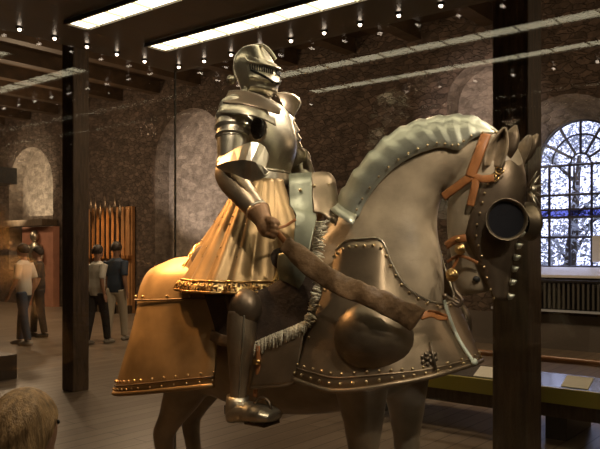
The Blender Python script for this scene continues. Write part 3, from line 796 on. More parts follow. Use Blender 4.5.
# ---- bridle
br = None
def strap(bm, pts, w=.017, t=.25, ax=None): tube(bm, cr(pts, 14), w, 8, flat=(ax or R3, t))
bm = NB(); strap(bm, [H(486, 134, .095), H(480, 150, .118), H(474, 166, .122), H(470, 177, .124)], .021)
br = obj('bridle', bm, M['leather_o'], horse, label='tan leather head straps')
bm = NB(); strap(bm, [H(470, 175, .124), H(482, 179, .122), H(494, 178, .118)], .014); obj('browband', bm, M['leather_o'], br)
bm = NB(); strap(bm, [H(471, 176, .124), H(458, 186, .118), H(443, 197, .110)], .017); obj('throat_strap', bm, M['leather_o'], br)
bm = NB(); strap(bm, [H(476, 177, .122), H(474, 190, .124), H(470, 206, .122)], .015); obj('cheek_strap', bm, M['leather_o'], br)
bm = NB(); strap(bm, [H(446, 246, .10), H(455, 240, .112), H(466, 238, .112)], .015); obj('noseband', bm, M['leather_o'], br)
bm = NB(); strap(bm, [H(447, 262, .085), H(460, 256, .095), H(478, 263, .088)], .006); strap(bm, [H(458, 258, .095), H(452, 270, .09)], .006); obj('chin_strap', bm, M['leather_o'], br)
bm = NB()
for x, y, r in ((460, 249, .022), (452, 275, .026), (459, 239, .014)):
    c = H(x, y, .105)
    for rr, d in ((r, 0), (r*.7, .008), (r*.35, .015)): ball(bm, c+R3*d, (rr, rr, .008), 0, (F3, Vector((0, 0, 1)), R3), 14, 6)
obj('bit_boss', bm, M['brass'], br, label='round brass bosses')
bm = NB(); tube(bm, cr([H(452, 276, .1), H(455, 290, .1), H(462, 300, .1), H(458, 306, .1), H(452, 302, .1)], 16), .007, 8)
tube(bm, [H(445, 296, .1), H(462, 305, .1)], .006, 8); ball(bm, H(445, 296, .1), .011); obj('bit_shank', bm, M['dark_steel'], br)
# nostril: dark plug set into the muzzle stands in for the hollow's shade
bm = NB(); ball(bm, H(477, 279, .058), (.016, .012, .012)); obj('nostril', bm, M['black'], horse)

# ---- saddle
sad_b = NB()
ST = [(-.30, 1.52, .06, .18), (-.26, 1.54, .10, .21), (-.15, 1.55, .10, .25), (.10, 1.53, .09, .25), (.24, 1.55, .09, .2), (.32, 1.57, .08, .15)]
loft(sad_b, [lring((u, 0, z), (0, 0, 1), (0, 1, 0), hh, hw, 20, 2.6) for u, z, hh, hw in cr(ST, 14)])
sad = obj('saddle', sad_b, M['velvet'], horse)
# saddle cloth flap on each side
fl = [[(205, 292, .30), (232, 290, .31), (262, 290, .31), (290, 275, .31), (318, 262, .30)], [(214, 320, .335), (235, 325, .335), (262, 325, .335), (290, 312, .335), (314, 296, .32)], [(218, 336, .35), (238, 342, .35), (262, 344, .35), (288, 335, .345), (308, 324, .335)]]
for s in (1, -1):
    bm = NB(); rows = [[(Vector(p) if s > 0 else mir(Vector(p))) for p in cr([H(*a) for a in r], 15)] for r in fl]
    rows = [list(x) for x in zip(*[cr(list(c), 7) for c in zip(*rows)])]
    grid(bm, rows); solid(obj('flap', bm, M['velvet'], sad), .012)
    bm = NB()
    pts = cr([H(320, 222, .24), H(317, 245, .28), H(315, 270, .305), H(312, 298, .325), H(306, 323, .34)], 40)
    pts2 = cr([H(306, 324, .345), H(290, 331, .352), H(272, 338, .356), H(256, 345, .356)], 34)
    for i, p in enumerate(cr(pts, 90)):
        p = Vector(p)+F3*random.uniform(-.004, .004); q = p+F3*random.uniform(.022, .048)+R3*random.uniform(0, .014)+Vector((0, 0, random.uniform(-.02, .012)))
        a, b = (p-F3*.014, q)
        if s < 0: a, b = mir(a), mir(b)
        tube(bm, [a, a.lerp(b, .6)+R3*.004*s, b], [.0055, .005, .0025], 5)
    for i, p in enumerate(cr(pts2, 80)):
        p = Vector(p)+F3*random.uniform(-.003, .003); q = p+Vector((0, 0, -random.uniform(.022, .046)))+R3*random.uniform(0, .012)+F3*random.uniform(-.01, .01); a = p+Vector((0, 0, .014))
        if s < 0: a, q = mir(a), mir(q)
        tube(bm, [a, q], [.0055, .0028], 5)
    obj('fringe', bm, M['fringe'], sad, label='pale thread fringe')
def sheet(rows, nc=13, nr=9):
    rr = [cr([H(*a) for a in r], nc) for r in rows]
    return [list(x) for x in zip(*[cr(list(c), nr) for c in zip(*rr)])]
# front steel plates of the saddle
def msheet(bm, rows, s, **k):
    g_ = sheet(rows, **k); grid(bm, [[(Vector(p) if s > 0 else mir(Vector(p))) for p in r] for r in g_])
for s in (1,):
    bm = NB()
    rows = [[(289, 174.5, .20), (300, 173.5, .19), (311.5, 173, .165)], [(289.5, 192, .225), (300, 192, .21), (312, 190, .185)], [(290, 207.5, .24), (302, 209, .23), (314, 207, .20)], [(296, 213, .26), (306, 216, .25), (317, 217, .22)], [(294, 240, .29), (302, 242, .28), (311, 243, .27)], [(293, 262, .31), (300, 268, .30), (306, 272, .30)]]
    msheet(bm, rows, 1)
    for px, py in ((301, 190), (297, 205)): rivet(bm, H(px, py, .215)+R3*.006, .008)
    solid(obj('front_plate', bm, [M['plate_steel'], M['rivet']], sad), .006)
    bm = NB()
    rows = [[(311.5, 173, .165), (320, 172.5, .13), (329, 173.5, .09), (334, 180, .05)], [(312, 190, .185), (321, 190, .16), (332, 190, .12), (337, 196, .08)], [(313, 206, .21), (322, 206, .195), (332, 207, .165), (339, 211, .13)], [(313.5, 213, .222), (321, 214, .215), (329, 221, .20), (335, 226, .18)]]
    msheet(bm, rows, 1)
    for px, py, lt in ((315, 186, .175), (329.5, 185, .12)): rivet(bm, H(px, py, lt)+R3*.006, .008)
    solid(obj('front_plate', bm, [M['brown_steel'], M['rivet']], sad), .006)
    rows = [[(279, 254, .315), (290, 252, .32), (301, 252, .315), (308, 256, .31)], [(278, 268, .32), (290, 268, .33), (300, 270, .325), (307, 274, .315)], [(280, 279, .32), (291, 284, .33), (300, 290, .325), (306, 297, .315)]]
    for q in (1, -1):
        bm = NB(); msheet(bm, rows, q); solid(obj('side_plate', bm, M['plate_steel'], sad), .006)
    bm = NB(); rows = [[(289, 174.5, -.20), (300, 173.5, -.19), (316, 173, -.165), (333, 180, -.03)], [(296, 213, -.26), (306, 216, -.25), (322, 217, -.22), (336, 212, -.03)]]
    msheet(bm, rows, 1); solid(obj('front_plate', bm, M['white_steel'], sad), .006)
# rear strap from crupper to flap
bm = NB(); strap(bm, [H(211, 335, .36), H(222, 340, .365), H(240, 344, .355)], .024); obj('girth_strap', bm, M['leather_d'], sad)
# stirrup leather and stirrup
for s in (1, -1):
    bm = NB(); pts = cr([H(258, 346, .362), H(258, 366, .372), H(256, 386, .378), H(255, 397, .38)], 12)
    tube(bm, [p if s > 0 else mir(Vector(p)) for p in map(Vector, pts)], .012, 8, flat=(R3, .3)); sl = obj('stirrup_leather', bm, M['leather_o'], sad)
    for py in (362, 384):
        c = H(257, py, .378); bm2 = bm = NB(); box(bm, c if s > 0 else mir(c), .03, .012, .02, (F3, R3, Vector((0, 0, 1)))); obj('buckle', bm, M['brass'], sl)
    bm = NB(); ring = [H(262+math.cos(a)*9, 411+math.sin(a)*13, .385) for a in [2*math.pi*k/24 for k in range(25)]]
    tube(bm, [p if s > 0 else mir(p) for p in ring], .007, 7)
    c = H(262, 422, .37); box(bm, c if s > 0 else mir(c), .10, .10, .012, (F3, R3, Vector((0, 0, 1)))); obj('stirrup', bm, M['dark_steel'], sad)

# ---- rein: wide dark leather sleeve and tan ends
up_ = [(291, 236, .36), (310, 250, .37), (335, 268, .385), (356, 278, .40), (378, 287, .41), (402, 297, .38), (428, 309, .30)]
lo_ = [(281, 249, .37), (297, 267, .385), (322, 286, .40), (345, 298, .425), (368, 307, .425), (393, 320, .39), (413, 332, .31)]
NRn = 40
U = cr([H(*a) for a in up_], NRn); Lw = cr([H(*a) for a in lo_], NRn)
rows = []
for i in range(NRn):
    a, b = Vector(U[i]), Vector(Lw[i]); row = []
    for k in range(14):
        q = 2*math.pi*k/14; w = 0.5-0.5*math.cos(q); th = math.sin(q)*.012
        wob = .0035*math.sin(i*1.9+w*3+2*math.sin(i*.37))+.004*math.sin(i*.63-w*4)
        row.append(a.lerp(b, w)+R3*(th+wob+.01)+Vector((0, 0, .004*math.sin(i*1.3+math.sin(i*.5)*2)*(1-w))))
    rows.append(row)
bm = NB(); loft(bm, rows); rein = obj('rein', bm, M['leather_d'], horse, label='wide dark leather rein'); subd(rein, 1)
bm = NB(); strap(bm, [H(420, 317, .31), H(430, 314, .27), H(438, 317, .22), H(447, 317, .17)], .013); strap(bm, [H(428, 311, .28), H(438, 313, .22), H(447, 318, .17)], .007); obj('rein_tip', bm, M['leather_o'], rein, label='tan leather end of the rein')
bm = NB(); strap(bm, [H(288, 244, .37), H(281, 237, .375), H(275, 230, .375), H(270, 226, .372)], .012)
strap(bm, [H(270, 226, .37), H(266, 232, .385), H(270, 237, .39), H(276, 234, .385), H(274, 227, .375)], .008); strap(bm, [H(276, 228, .35), H(285, 226, .31), H(296, 219, .29)], .006)
obj('rein_grip', bm, M['leather_o'], rein, label='tan leather end looped in the hand')

# ================================================================== RIDER
rider = thing('armoured_rider', W(0.0, 0, 1.66), 'seated knight in full steel armour with closed helmet and fluted skirt', 'figure')
def hrings(st, n=28, m=None, e=2.0, lat=0.0):
    """stations (y, xback, xfront, halfwidth) -> horizontal rings"""
    out = []
    for (y, xb, xf, hw) in cr(st, m or len(st)*3):
        b = Vector(L(xb, y)); f = Vector(L(xf, y)); c = (b+f)/2
        av = ANG-math.atan(((xb+xf)/2-300)/FPX); E = (f.x-b.x)/2*math.cos(av)   # half width as seen from the side
        r = math.sqrt(max(E*E-(hw*math.sin(av))**2, (.55*E)**2))/math.cos(av)
        ring = []
        for k in range(n):
            q = 2*math.pi*k/n; ca, sa = math.cos(q), math.sin(q)
            uu = math.copysign(abs(ca)**(2/e), ca); vv = math.copysign(abs(sa)**(2/e), sa)
            ring.append(W(c.x+r*uu, lat+hw*vv, c.z+(f.z-c.z)*uu))
        out.append(ring)
    return out
HS = [(98, 244, 268, .085), (94, 242, 270, .088), (88, 239.5, 274, .092), (80, 236.5, 276, .102), (72, 234.5, 277, .108), (66, 234, 277, .110), (60, 235.8, 275.5, .106), (53, 241, 271.5, .088), (48.5, 247.5, 267, .058), (46, 253, 263, .03), (45.2, 256, 260, .006)]
bm = NB(); loft(bm, hrings(HS, m=36))
helm = obj('helmet', bm, M['steel'], rider)
bm = NB(); prof = [(238, 80), (234.5, 72), (234.5, 66), (236.5, 60), (241.5, 53), (248, 48), (257, 45), (264.5, 46.3), (271, 52), (275.5, 59)]
tube(bm, cr([H(x, y) for x, y in prof], 30), .007, 8); obj('comb', bm, M['steel'], helm)
# visor with bellows face
VS = [(60.5, 236, 277.5, .112), (63, 234.5, 280, .115), (66, 234.5, 283.5, .117), (67.5, 234.5, 282, .114), (69, 234.5, 280, .110), (72, 235, 280, .109), (76, 236, 280, .107), (79, 237, 280.5, .106), (81, 238, 281, .106), (83, 238.5, 279, .103), (87, 239.5, 278, .099), (90, 240.5, 277.5, .097), (94, 242, 272, .092)]
rr = hrings(VS, n=60, m=len(VS)*3); bm = NB()
sel = [list(range(60-13, 60))+list(range(0, 14))]
grid(bm, [[r[k] for k in sel[0]] for r in rr]); vz = obj('visor', bm, M['steel'], helm); solid(vz, .004)
bm = NB()
def vring(y, sc_=1.0):
    st = cr(VS, 200); s_ = min(st, key=lambda a: abs(a[0]-y)); return hrings([s_, s_], n=60, m=2)[0]
for y0, y1, k0, k1 in ((73.5, 82, 1, 12),):
    pts = []
    r0 = vring(y0)
    for s in (1, -1):
        ks = list(range(k0, k1)); n_ = len(ks); line = []
        for i, k in enumerate(ks):
            f = i/(n_-1); y = y1+(y0-y1)*f; rg = vring(y); p = rg[k if s > 0 else (60-k) % 60]
            line.append(p+(R3*s*.7+F3*.5)*.003)
        tube(bm, line, .0058, 6)
obj('sight_slit', bm, M['black'], vz, label='dark sight and breath slits')
bm = NB()
for k in list(range(1, 12)):
    for s in (1, -1):
        p = [vring(y)[k if s > 0 else (60-k) % 60]+(R3*s*.7+F3*.4)*.004 for y in (68.3, 70, 72, 73.6)]; tube(bm, p, .0026, 5)
obj('sight_bars', bm, M['black'], vz)
bm = NB()
for s in (1, -1):
    c = H(245.5, 84, .0); u, v, z = loc(c); p = W(u, s*.098, z); disc(bm, p, R3*s, .022, 0, 18, .012); ball(bm, p+R3*s*.014, .009)
obj('pivot', bm, M['steel'], helm)
# gorget
bm = NB(); loft(bm, hrings([(101, 238, 276, .115), (97, 241, 273, .10), (93, 243, 271, .092), (90, 243.5, 270.5, .09)], m=10)); obj('gorget', bm, M['steel'], rider)
# cuirass
CU = [(96, 240, 272, .10), (101, 231, 283, .15), (108, 226, 290, .18), (120, 224, 294.5, .19), (134, 226, 297.5, .185), (146, 231, 297.5, .17), (157, 238, 295, .15), (166, 243, 292, .138), (171, 245, 291, .135)]
bm = NB(); rr = hrings(CU, n=32, m=30, e=2.15)
loft(bm, rr); cu = obj('cuirass', bm, M['steel'], rider)
bm = NB(); rg = hrings([(170.5, 245, 291, .137), (170, 245, 291, .137)], n=40, m=2)[0]; tube(bm, rg+[rg[0]], .007, 8); obj('waist_rim', bm, M['steel'], cu)
# fauld with rounded lobes
bm = NB(); rings = []
for i, (y, xb, xf, hw) in enumerate(cr([(170, 245, 291, .136), (175, 243.5, 292, .146), (180, 242, 293, .155), (184, 241, 293, .158)], 10)):
    rg = hrings([(y, xb, xf, hw)]*2, n=72, m=2)[0]; c = sum(rg, Vector())/72
    rings.append([c+(p-c)*(1+.035*abs(math.sin(k*math.pi/4.5))*math.sin(math.pi*i/9)) for k, p in enumerate(rg)])
loft(bm, rings, cap=False); solid(obj('fauld', bm, M['steel'], rider), .004)
# skirt
def skirt_pt(q, t, amp=1.0):
    """q angle from front (0) round the right (pi/2) to back (pi); t 0 waist .. 1 hem"""
    top = Vector(L(267, 181)); zt = top.z
    cq, sq = math.cos(q), math.sin(q)
    ru = .115 if cq > 0 else .125
    ub = (.27 if cq > 0 else .39); vb = .425
    e = t**1.08
    u = top.x+cq*(ru+(ub-ru)*e)+.01*e
    v = sq*(.145+(vb-.145)*e)
    zb = 1.425+1.1*max(0, cq-.80)+.9*max(0, -cq-.80)
    z = zt+(zb-zt)*t
    fl = (abs(math.cos(q*8.5))-.6)*amp*(.006+.024*t)
    nrm = Vector((cq, sq, 0)).normalized()
    return W(u+nrm.x*fl, v+nrm.y*fl, z)
NQ = 220
qs = [math.radians(10)+(2*math.pi-math.radians(20))*i/NQ for i in range(NQ+1)]
bm = NB(); grid(bm, [[skirt_pt(q, t/22) for q in qs] for t in range(23)])
sk = obj('skirt', bm, M['golden'], rider); solid(sk, .005)
bm = NB()
def skirt_out(q, t, d):
    p = skirt_pt(q, t); a = skirt_pt(q+.01, t)-skirt_pt(q-.01, t); b = skirt_pt(q, t+.01)-skirt_pt(q, t-.01); n = a.cross(b).normalized()
    c = p-W(0, 0, p.z)
    if n.dot(c) < 0: n = -n
    return p+n*d
grid(bm, [[skirt_out(q, t, .004) for q in qs] for t in (.915, .945, .975, 1.0)])
bo_ = obj('hem_border', bm, M['border'], sk, label='gilt ornamented hem band'); solid(bo_, .003)
bm = NB()
for t, r in ((.91, .0045), (1.0, .006)): tube(bm, [skirt_out(q, t, .006) for q in qs], r, 6)
obj('hem_cord', bm, M['brass'], sk)
# small gilt figures raised on the hem: repeated letter and lattice forms
bm = NB()
def stroke(q0, pts, r=.003):
    tube(bm, [skirt_out(q0+dq*.062, .958+dt*.034, .011) for dq, dt in pts], r, 5)
k = 0; q = math.radians(40)
while q < math.radians(320):
    if k % 2 == 0:
        stroke(q, [(-.6, -1), (-.6, 1)]); stroke(q, [(.4, -1), (-.6, 0), (.5, 1)])
    else:
        stroke(q, [(-.5, -1), (-.5, 1)]); stroke(q, [(.5, -1), (.5, 1)]); stroke(q, [(-.5, 0), (.5, 0)])
    k += 1; q += math.radians(8.2)
obj('hem_ornament', bm, M['brass'], sk)
bm = NB()
for q in (1.2, 1.62, 2.05, 2.6):
    for t in (.35, .42, .62, .70): rivet(bm, skirt_out(q, t, .003), .004, 0)
obj('skirt_rivets', bm, M['rivet'], sk)

# ---- pauldrons and arms
def arm(s):
    P = lambda x, y, lt: (H(x, y, lt) if s > 0 else None)
    return P
# right shoulder: laminated tube following the upper arm
def lames(pts, rad, steps, seg=24):
    pts = cr(pts, steps*6); n = len(pts); rad = cr([(r,) for r in rad], n); rings = []
    bm = NB(); P_ = []; R_ = []
    for i in range(n):
        f = (i % 6)/5.0; P_.append(Vector(pts[i])); R_.append(rad[i][0]*(.94+.16*f))
    tube(bm, P_, R_, seg, cap=True); return bm
shoulder = [H(247, 108, .12), H(241, 109, .18), H(236.5, 114, .22), H(234, 122, .24), H(233, 130, .252), H(232.5, 138, .262)]
pr = obj('pauldron', lames(shoulder, [.045, .072, .078, .077, .073, .068], 5), M['steel'], rider)
bm = NB()
rows = [[(226, 100, .245), (242, 98, .235), (258, 101, .215), (272, 109, .18)], [(220, 107, .30), (241, 106, .30), (260, 110, .26), (275, 117, .19)], [(219.5, 113, .315), (241, 114, .325), (258, 117, .285), (276, 125.5, .195)]]
grid(bm, sheet(rows, 17, 9)); solid(obj('wing', bm, M['steel'], pr), .005)
bm = NB()
rows = [[(229, 92, .225), (244, 91.5, .215), (262, 97, .20), (281, 109.5, .165)], [(226, 97.5, .25), (243, 98, .25), (261, 103, .23), (280.5, 112, .175)], [(223, 103.5, .29), (242, 105, .29), (260, 109, .255), (279, 115, .185)]]
grid(bm, sheet(rows, 17, 7)); solid(obj('haute_piece', bm, M['dark_steel'], pr), .005)  # dark surroundings reflected in the flange are put into its colour
bm = NB(); tube(bm, cr([H(229, 92, .225), H(244, 91.5, .215), H(262, 97, .20), H(281, 109.5, .165)], 24), .005, 8); obj('neck_rim', bm, M['steel'], pr)
# besagew hollow: dark ball stands in for the shade in the opening
bm = NB(); ax3 = (R3*.75+F3*.55).normalized()
ball(bm, H(258.5, 128.5, .20), (.052, .034, .02), 0, (Vector((0, 0, 1)), ax3.cross(Vector((0, 0, 1))).normalized(), ax3), 18, 8); obj('arm_hole_shadow', bm, M['shadow'], cu, label='painted shadow in the arm opening')
bm = NB(); ring = []
for k in range(28):
    a = 2*math.pi*k/28; ring.append(H(259+math.cos(a)*7.2, 128.5+math.sin(a)*11.5, .205))
tube(bm, ring+[ring[0]], .006, 7); obj('arm_rim', bm, M['steel'], cu)
# left pauldron
lsh = [mir(Vector(p))+R3*.055-F3*.045 for p in shoulder]
plq = obj('pauldron', lames(lsh, [.045, .07, .074, .072, .068, .065], 5), M['steel'], rider)
bm = NB(); rows = [[(275, 93.5, -.10), (286, 93, -.15), (295, 96, -.19), (300.5, 102, -.21)], [(279, 101, -.10), (287, 102, -.15), (293, 105, -.18), (297, 110, -.195)], [(284, 109, -.11), (287, 112, -.14), (290, 115, -.16), (292, 118, -.17)]]
grid(bm, sheet(rows, 13, 9)); solid(obj('haute_piece', bm, M['dark_steel'], plq), .005)  # darkness inside the upright plate is put into its colour
bm = NB(); tube(bm, cr([H(275, 93.5, -.10), H(286, 93, -.15), H(295, 96, -.19), H(300.5, 102, -.21), H(297, 110, -.195), H(292, 118, -.17)], 24), .0045, 7); obj('neck_rim', bm, M['steel'], plq)

# right arm
A1 = [H(232.5, 128, .255), H(232, 140, .265), H(231.5, 152, .275), H(231, 164, .285)]
bm = NB(); tube(bm, cr(A1, 14), [.063, .063, .064, .065, .065, .065, .064, .063, .062, .061, .060, .059, .058, .057], 24)
ra = obj('upper_arm', bm, M['steel'], rider)
bm = NB(); tube(bm, cr([H(232, 137, .262), H(232, 139, .263)], 3), .068, 24); obj('rim', bm, M['steel'], ra)
# elbow: couter cup with faceted wing
bm = NB(); rows = [[(222, 158, .345), (235, 150, .365), (252, 142.5, .375), (264, 147.5, .35), (268.5, 157, .32)], [(217.5, 165.5, .36), (231, 161.5, .40), (246, 160, .41), (256, 163, .395), (265, 168, .35)], [(218.5, 171, .35), (232, 171.5, .385), (245, 177.5, .395), (258, 179, .375), (268.5, 172.5, .345)]]
g_ = [[H(*a) for r_ in [r] for a in cr(r, 9)] for r in rows]
bm = NB(); grid(bm, [list(x) for x in g_]); ct = obj('couter', bm, M['steel'], rider, smooth=False); solid(ct, .005)
bm = NB(); tube(bm, g_[1], .0045, 7); tube(bm, g_[2], .006, 7); tube(bm, g_[0], .004, 7); obj('couter_rim', bm, M['steel'], ct)
bm = NB(); ball(bm, H(229.5, 166, .295), (.060, .060, .06), 0, (F3, R3, Vector((0, 0, 1))), 20, 12); obj('elbow_cup', bm, M['steel'], ct)
A2 = [H(227, 169, .30), H(233, 181, .315), H(243, 194, .335), (H(254, 207, .35)), H(260, 213, .355)]
bm = NB(); tube(bm, cr(A2, 16), [.054, .059, .062, .062, .061, .059, .057, .055, .053, .050, .048, .046, .044, .043, .043, .044], 24)
va = obj('vambrace', bm, M['brown_steel'], rider)
bm = NB(); tube(bm, [H(256, 209.5, .352), H(257.5, 211.2, .353)], .048, 22); obj('rim', bm, M['steel'], va)
# gauntlet cuff + hand
bm = NB(); tube(bm, cr([H(258, 211, .353), H(262, 218, .358), H(266, 226, .362)], 8), [.050, .047, .044, .041, .038, .036, .036, .037], 20)
ga = obj('gauntlet', bm, M['glove'], rider)
bm = NB()
tube(bm, cr([H(264, 221, .36), H(268, 228, .365), H(271, 233, .365)], 6), [.034, .038, .040, .040, .037, .03], 14)
for i, (x, y) in enumerate(((276, 224), (277, 228), (276.5, 232.5), (274.5, 236.5))):      # four fingers curled round the rein
    k = H(x-3.5, y-1, .392); tip = H(x-6.5, y+.5, .405)
    tube(bm, cr([H(x-9, y-2, .375), H(x-4.5, y-2, .40), H(x-.5, y-.5, .392), H(x-1.5, y+1.2, .368)], 9), [.0125, .0125, .012, .012, .0115, .011, .0105, .01, .007], 9)
tube(bm, cr([H(266, 221, .375), H(271, 219.5, .39), H(276, 221.5, .392), H(279, 225, .385)], 8), [.015, .0145, .014, .013, .012, .0115, .011, .007], 9)
hand = obj('hand', bm, M['glove'], ga); remesh(hand, .0035, 3)

# left arm, mostly hidden behind the breastplate and saddle plate
B1 = [lsh[3], lsh[5]-F3*.02, H(296, 160, -.27)]
bm = NB(); tube(bm, cr(B1, 12), .066, 20); obj('upper_arm', bm, M['steel'], rider)
bm = NB(); ball(bm, H(299, 160, -.29), (.06, .06, .062), 0, None, 18, 10)
rows = [[(298, 152, -.30), (303, 153, -.27), (307, 150, -.24)], [(298, 162, -.27), (303, 162, -.24), (307, 160, -.22)], [(298, 170, -.27), (304, 169, -.23), (310, 172, -.22)]]
grid(bm, sheet(rows, 9, 9)); obj('couter', bm, M['steel'], rider)
bm = NB(); tube(bm, cr([H(299, 163, -.29), H(306, 185, -.26), H(312, 205, -.20)], 12), [.06]*4+[.055]*4+[.045]*4, 18)
lv = obj('vambrace', bm, M['steel'], rider)
bm = NB(); c = H(313, 209, -.18); tube(bm, cr([H(311, 203, -.20), H(314, 211, -.16), H(316, 216, -.13)], 6), [.04, .042, .042, .04, .036, .03], 12)
for i in range(4): tube(bm, cr([c+F3*(.02*i-.02), c+F3*(.02*i-.01)+R3*.05, c+F3*(.02*i)+R3*.07-Vector((0, 0, .04))], 6), .0115, 8)
tube(bm, [c+F3*-.03, c+R3*.05+Vector((0, 0, .02))], [.014, .009], 8)
lg = obj('hand', bm, M['glove'], rider); remesh(lg, .0045, 3)

# ---- legs
for s in (1, -1):
    T = (lambda p: p) if s > 0 else mir
    bm = NB(); tube(bm, [T(Vector(p)) for p in cr([W(.0, .13, 1.58), W(.06, .20, 1.50), W(.11, .285, 1.40), H(246, 312, .35)], 14)], [.08, .085, .088, .09, .09, .088, .086, .084, .082, .079, .076, .073, .07, .066], 22)
    obj('cuisse', bm, M['dark_steel'], rider)
    bm = NB(); c = H(246, 308, .36); ball(bm, T(c), (.068, .066, .078), 0, (F3, R3, Vector((0, 0, 1))), 20, 12)
    bmk = [T(H(238+2*k, 318-abs(k-4)*.6, .43)) for k in range(9)]
    po = obj('poleyn', bm, M['dark_steel'], rider)
    GR = [(243, 312, 15, .365), (242, 326, 15.2, .372), (241.5, 340, 14.6, .378), (240.5, 354, 13, .38), (239.5, 368, 10.8, .382), (238.8, 382, 9, .384), (238.2, 392, 8.4, .386), (238, 402, 9.2, .386)]
    pts = cr(GR, 28); bm = NB()
    def d_at(x, y, lt): return (H(x, y, lt)-O3).y
    tube(bm, [T(H(x, y, lt)) for x, y, r, lt in pts], [r/FPX*d_at(x, y, lt) for x, y, r, lt in pts], 24)
    gr = obj('greave', bm, M['brown_steel'], rider)
    bm = NB(); tube(bm, [T(H(x, y, lt)+R3*(r/FPX*d_at(x, y, lt))*.72+F3*(r/FPX*d_at(x, y, lt))*.72) for x, y, r, lt in pts], .004, 6); obj('keel', bm, M['steel'], gr)
    # sabaton: overlapping lames, broad toe
    SB = [(233, 415, .044, .030), (238, 412, .048, .040), (246, 411.5, .052, .040), (254, 412.5, .056, .036), (262, 413.5, .062, .032), (270, 415, .062, .026), (275.5, 416.5, .045, .016)]
    st = cr(SB, 25); rings = []
    for i, (x, y, hw, hh) in enumerate(st):
        p = Vector(L(x, y, .386)); f = 1+.07*((i % 4)/3)
        rings.append([T(q_) for q_ in lring((p.x, .386, p.z), (0, 1, 0), (0, 0, 1), hw*f, hh*f, 18, 2.4)])
    bm = NB(); loft(bm, rings); sb = obj('sabaton', bm, M['steel'], rider)
    bm = NB(); tube(bm, [T(H(238, 396, .386)), T(H(237.5, 406, .386)), T(H(236.5, 416, .386))], [.046, .048, .046], 16); obj('ankle_plate', bm, M['steel'], sb)
    bm = NB()
    for k in range(5): tube(bm, [T(H(243-1.2*k, 402, .42)), T(H(241-2.6*k, 418, .425))], .005, 5)
    obj('heel_strap', bm, M['fringe'], sb, label='pale fanned strap at the heel')

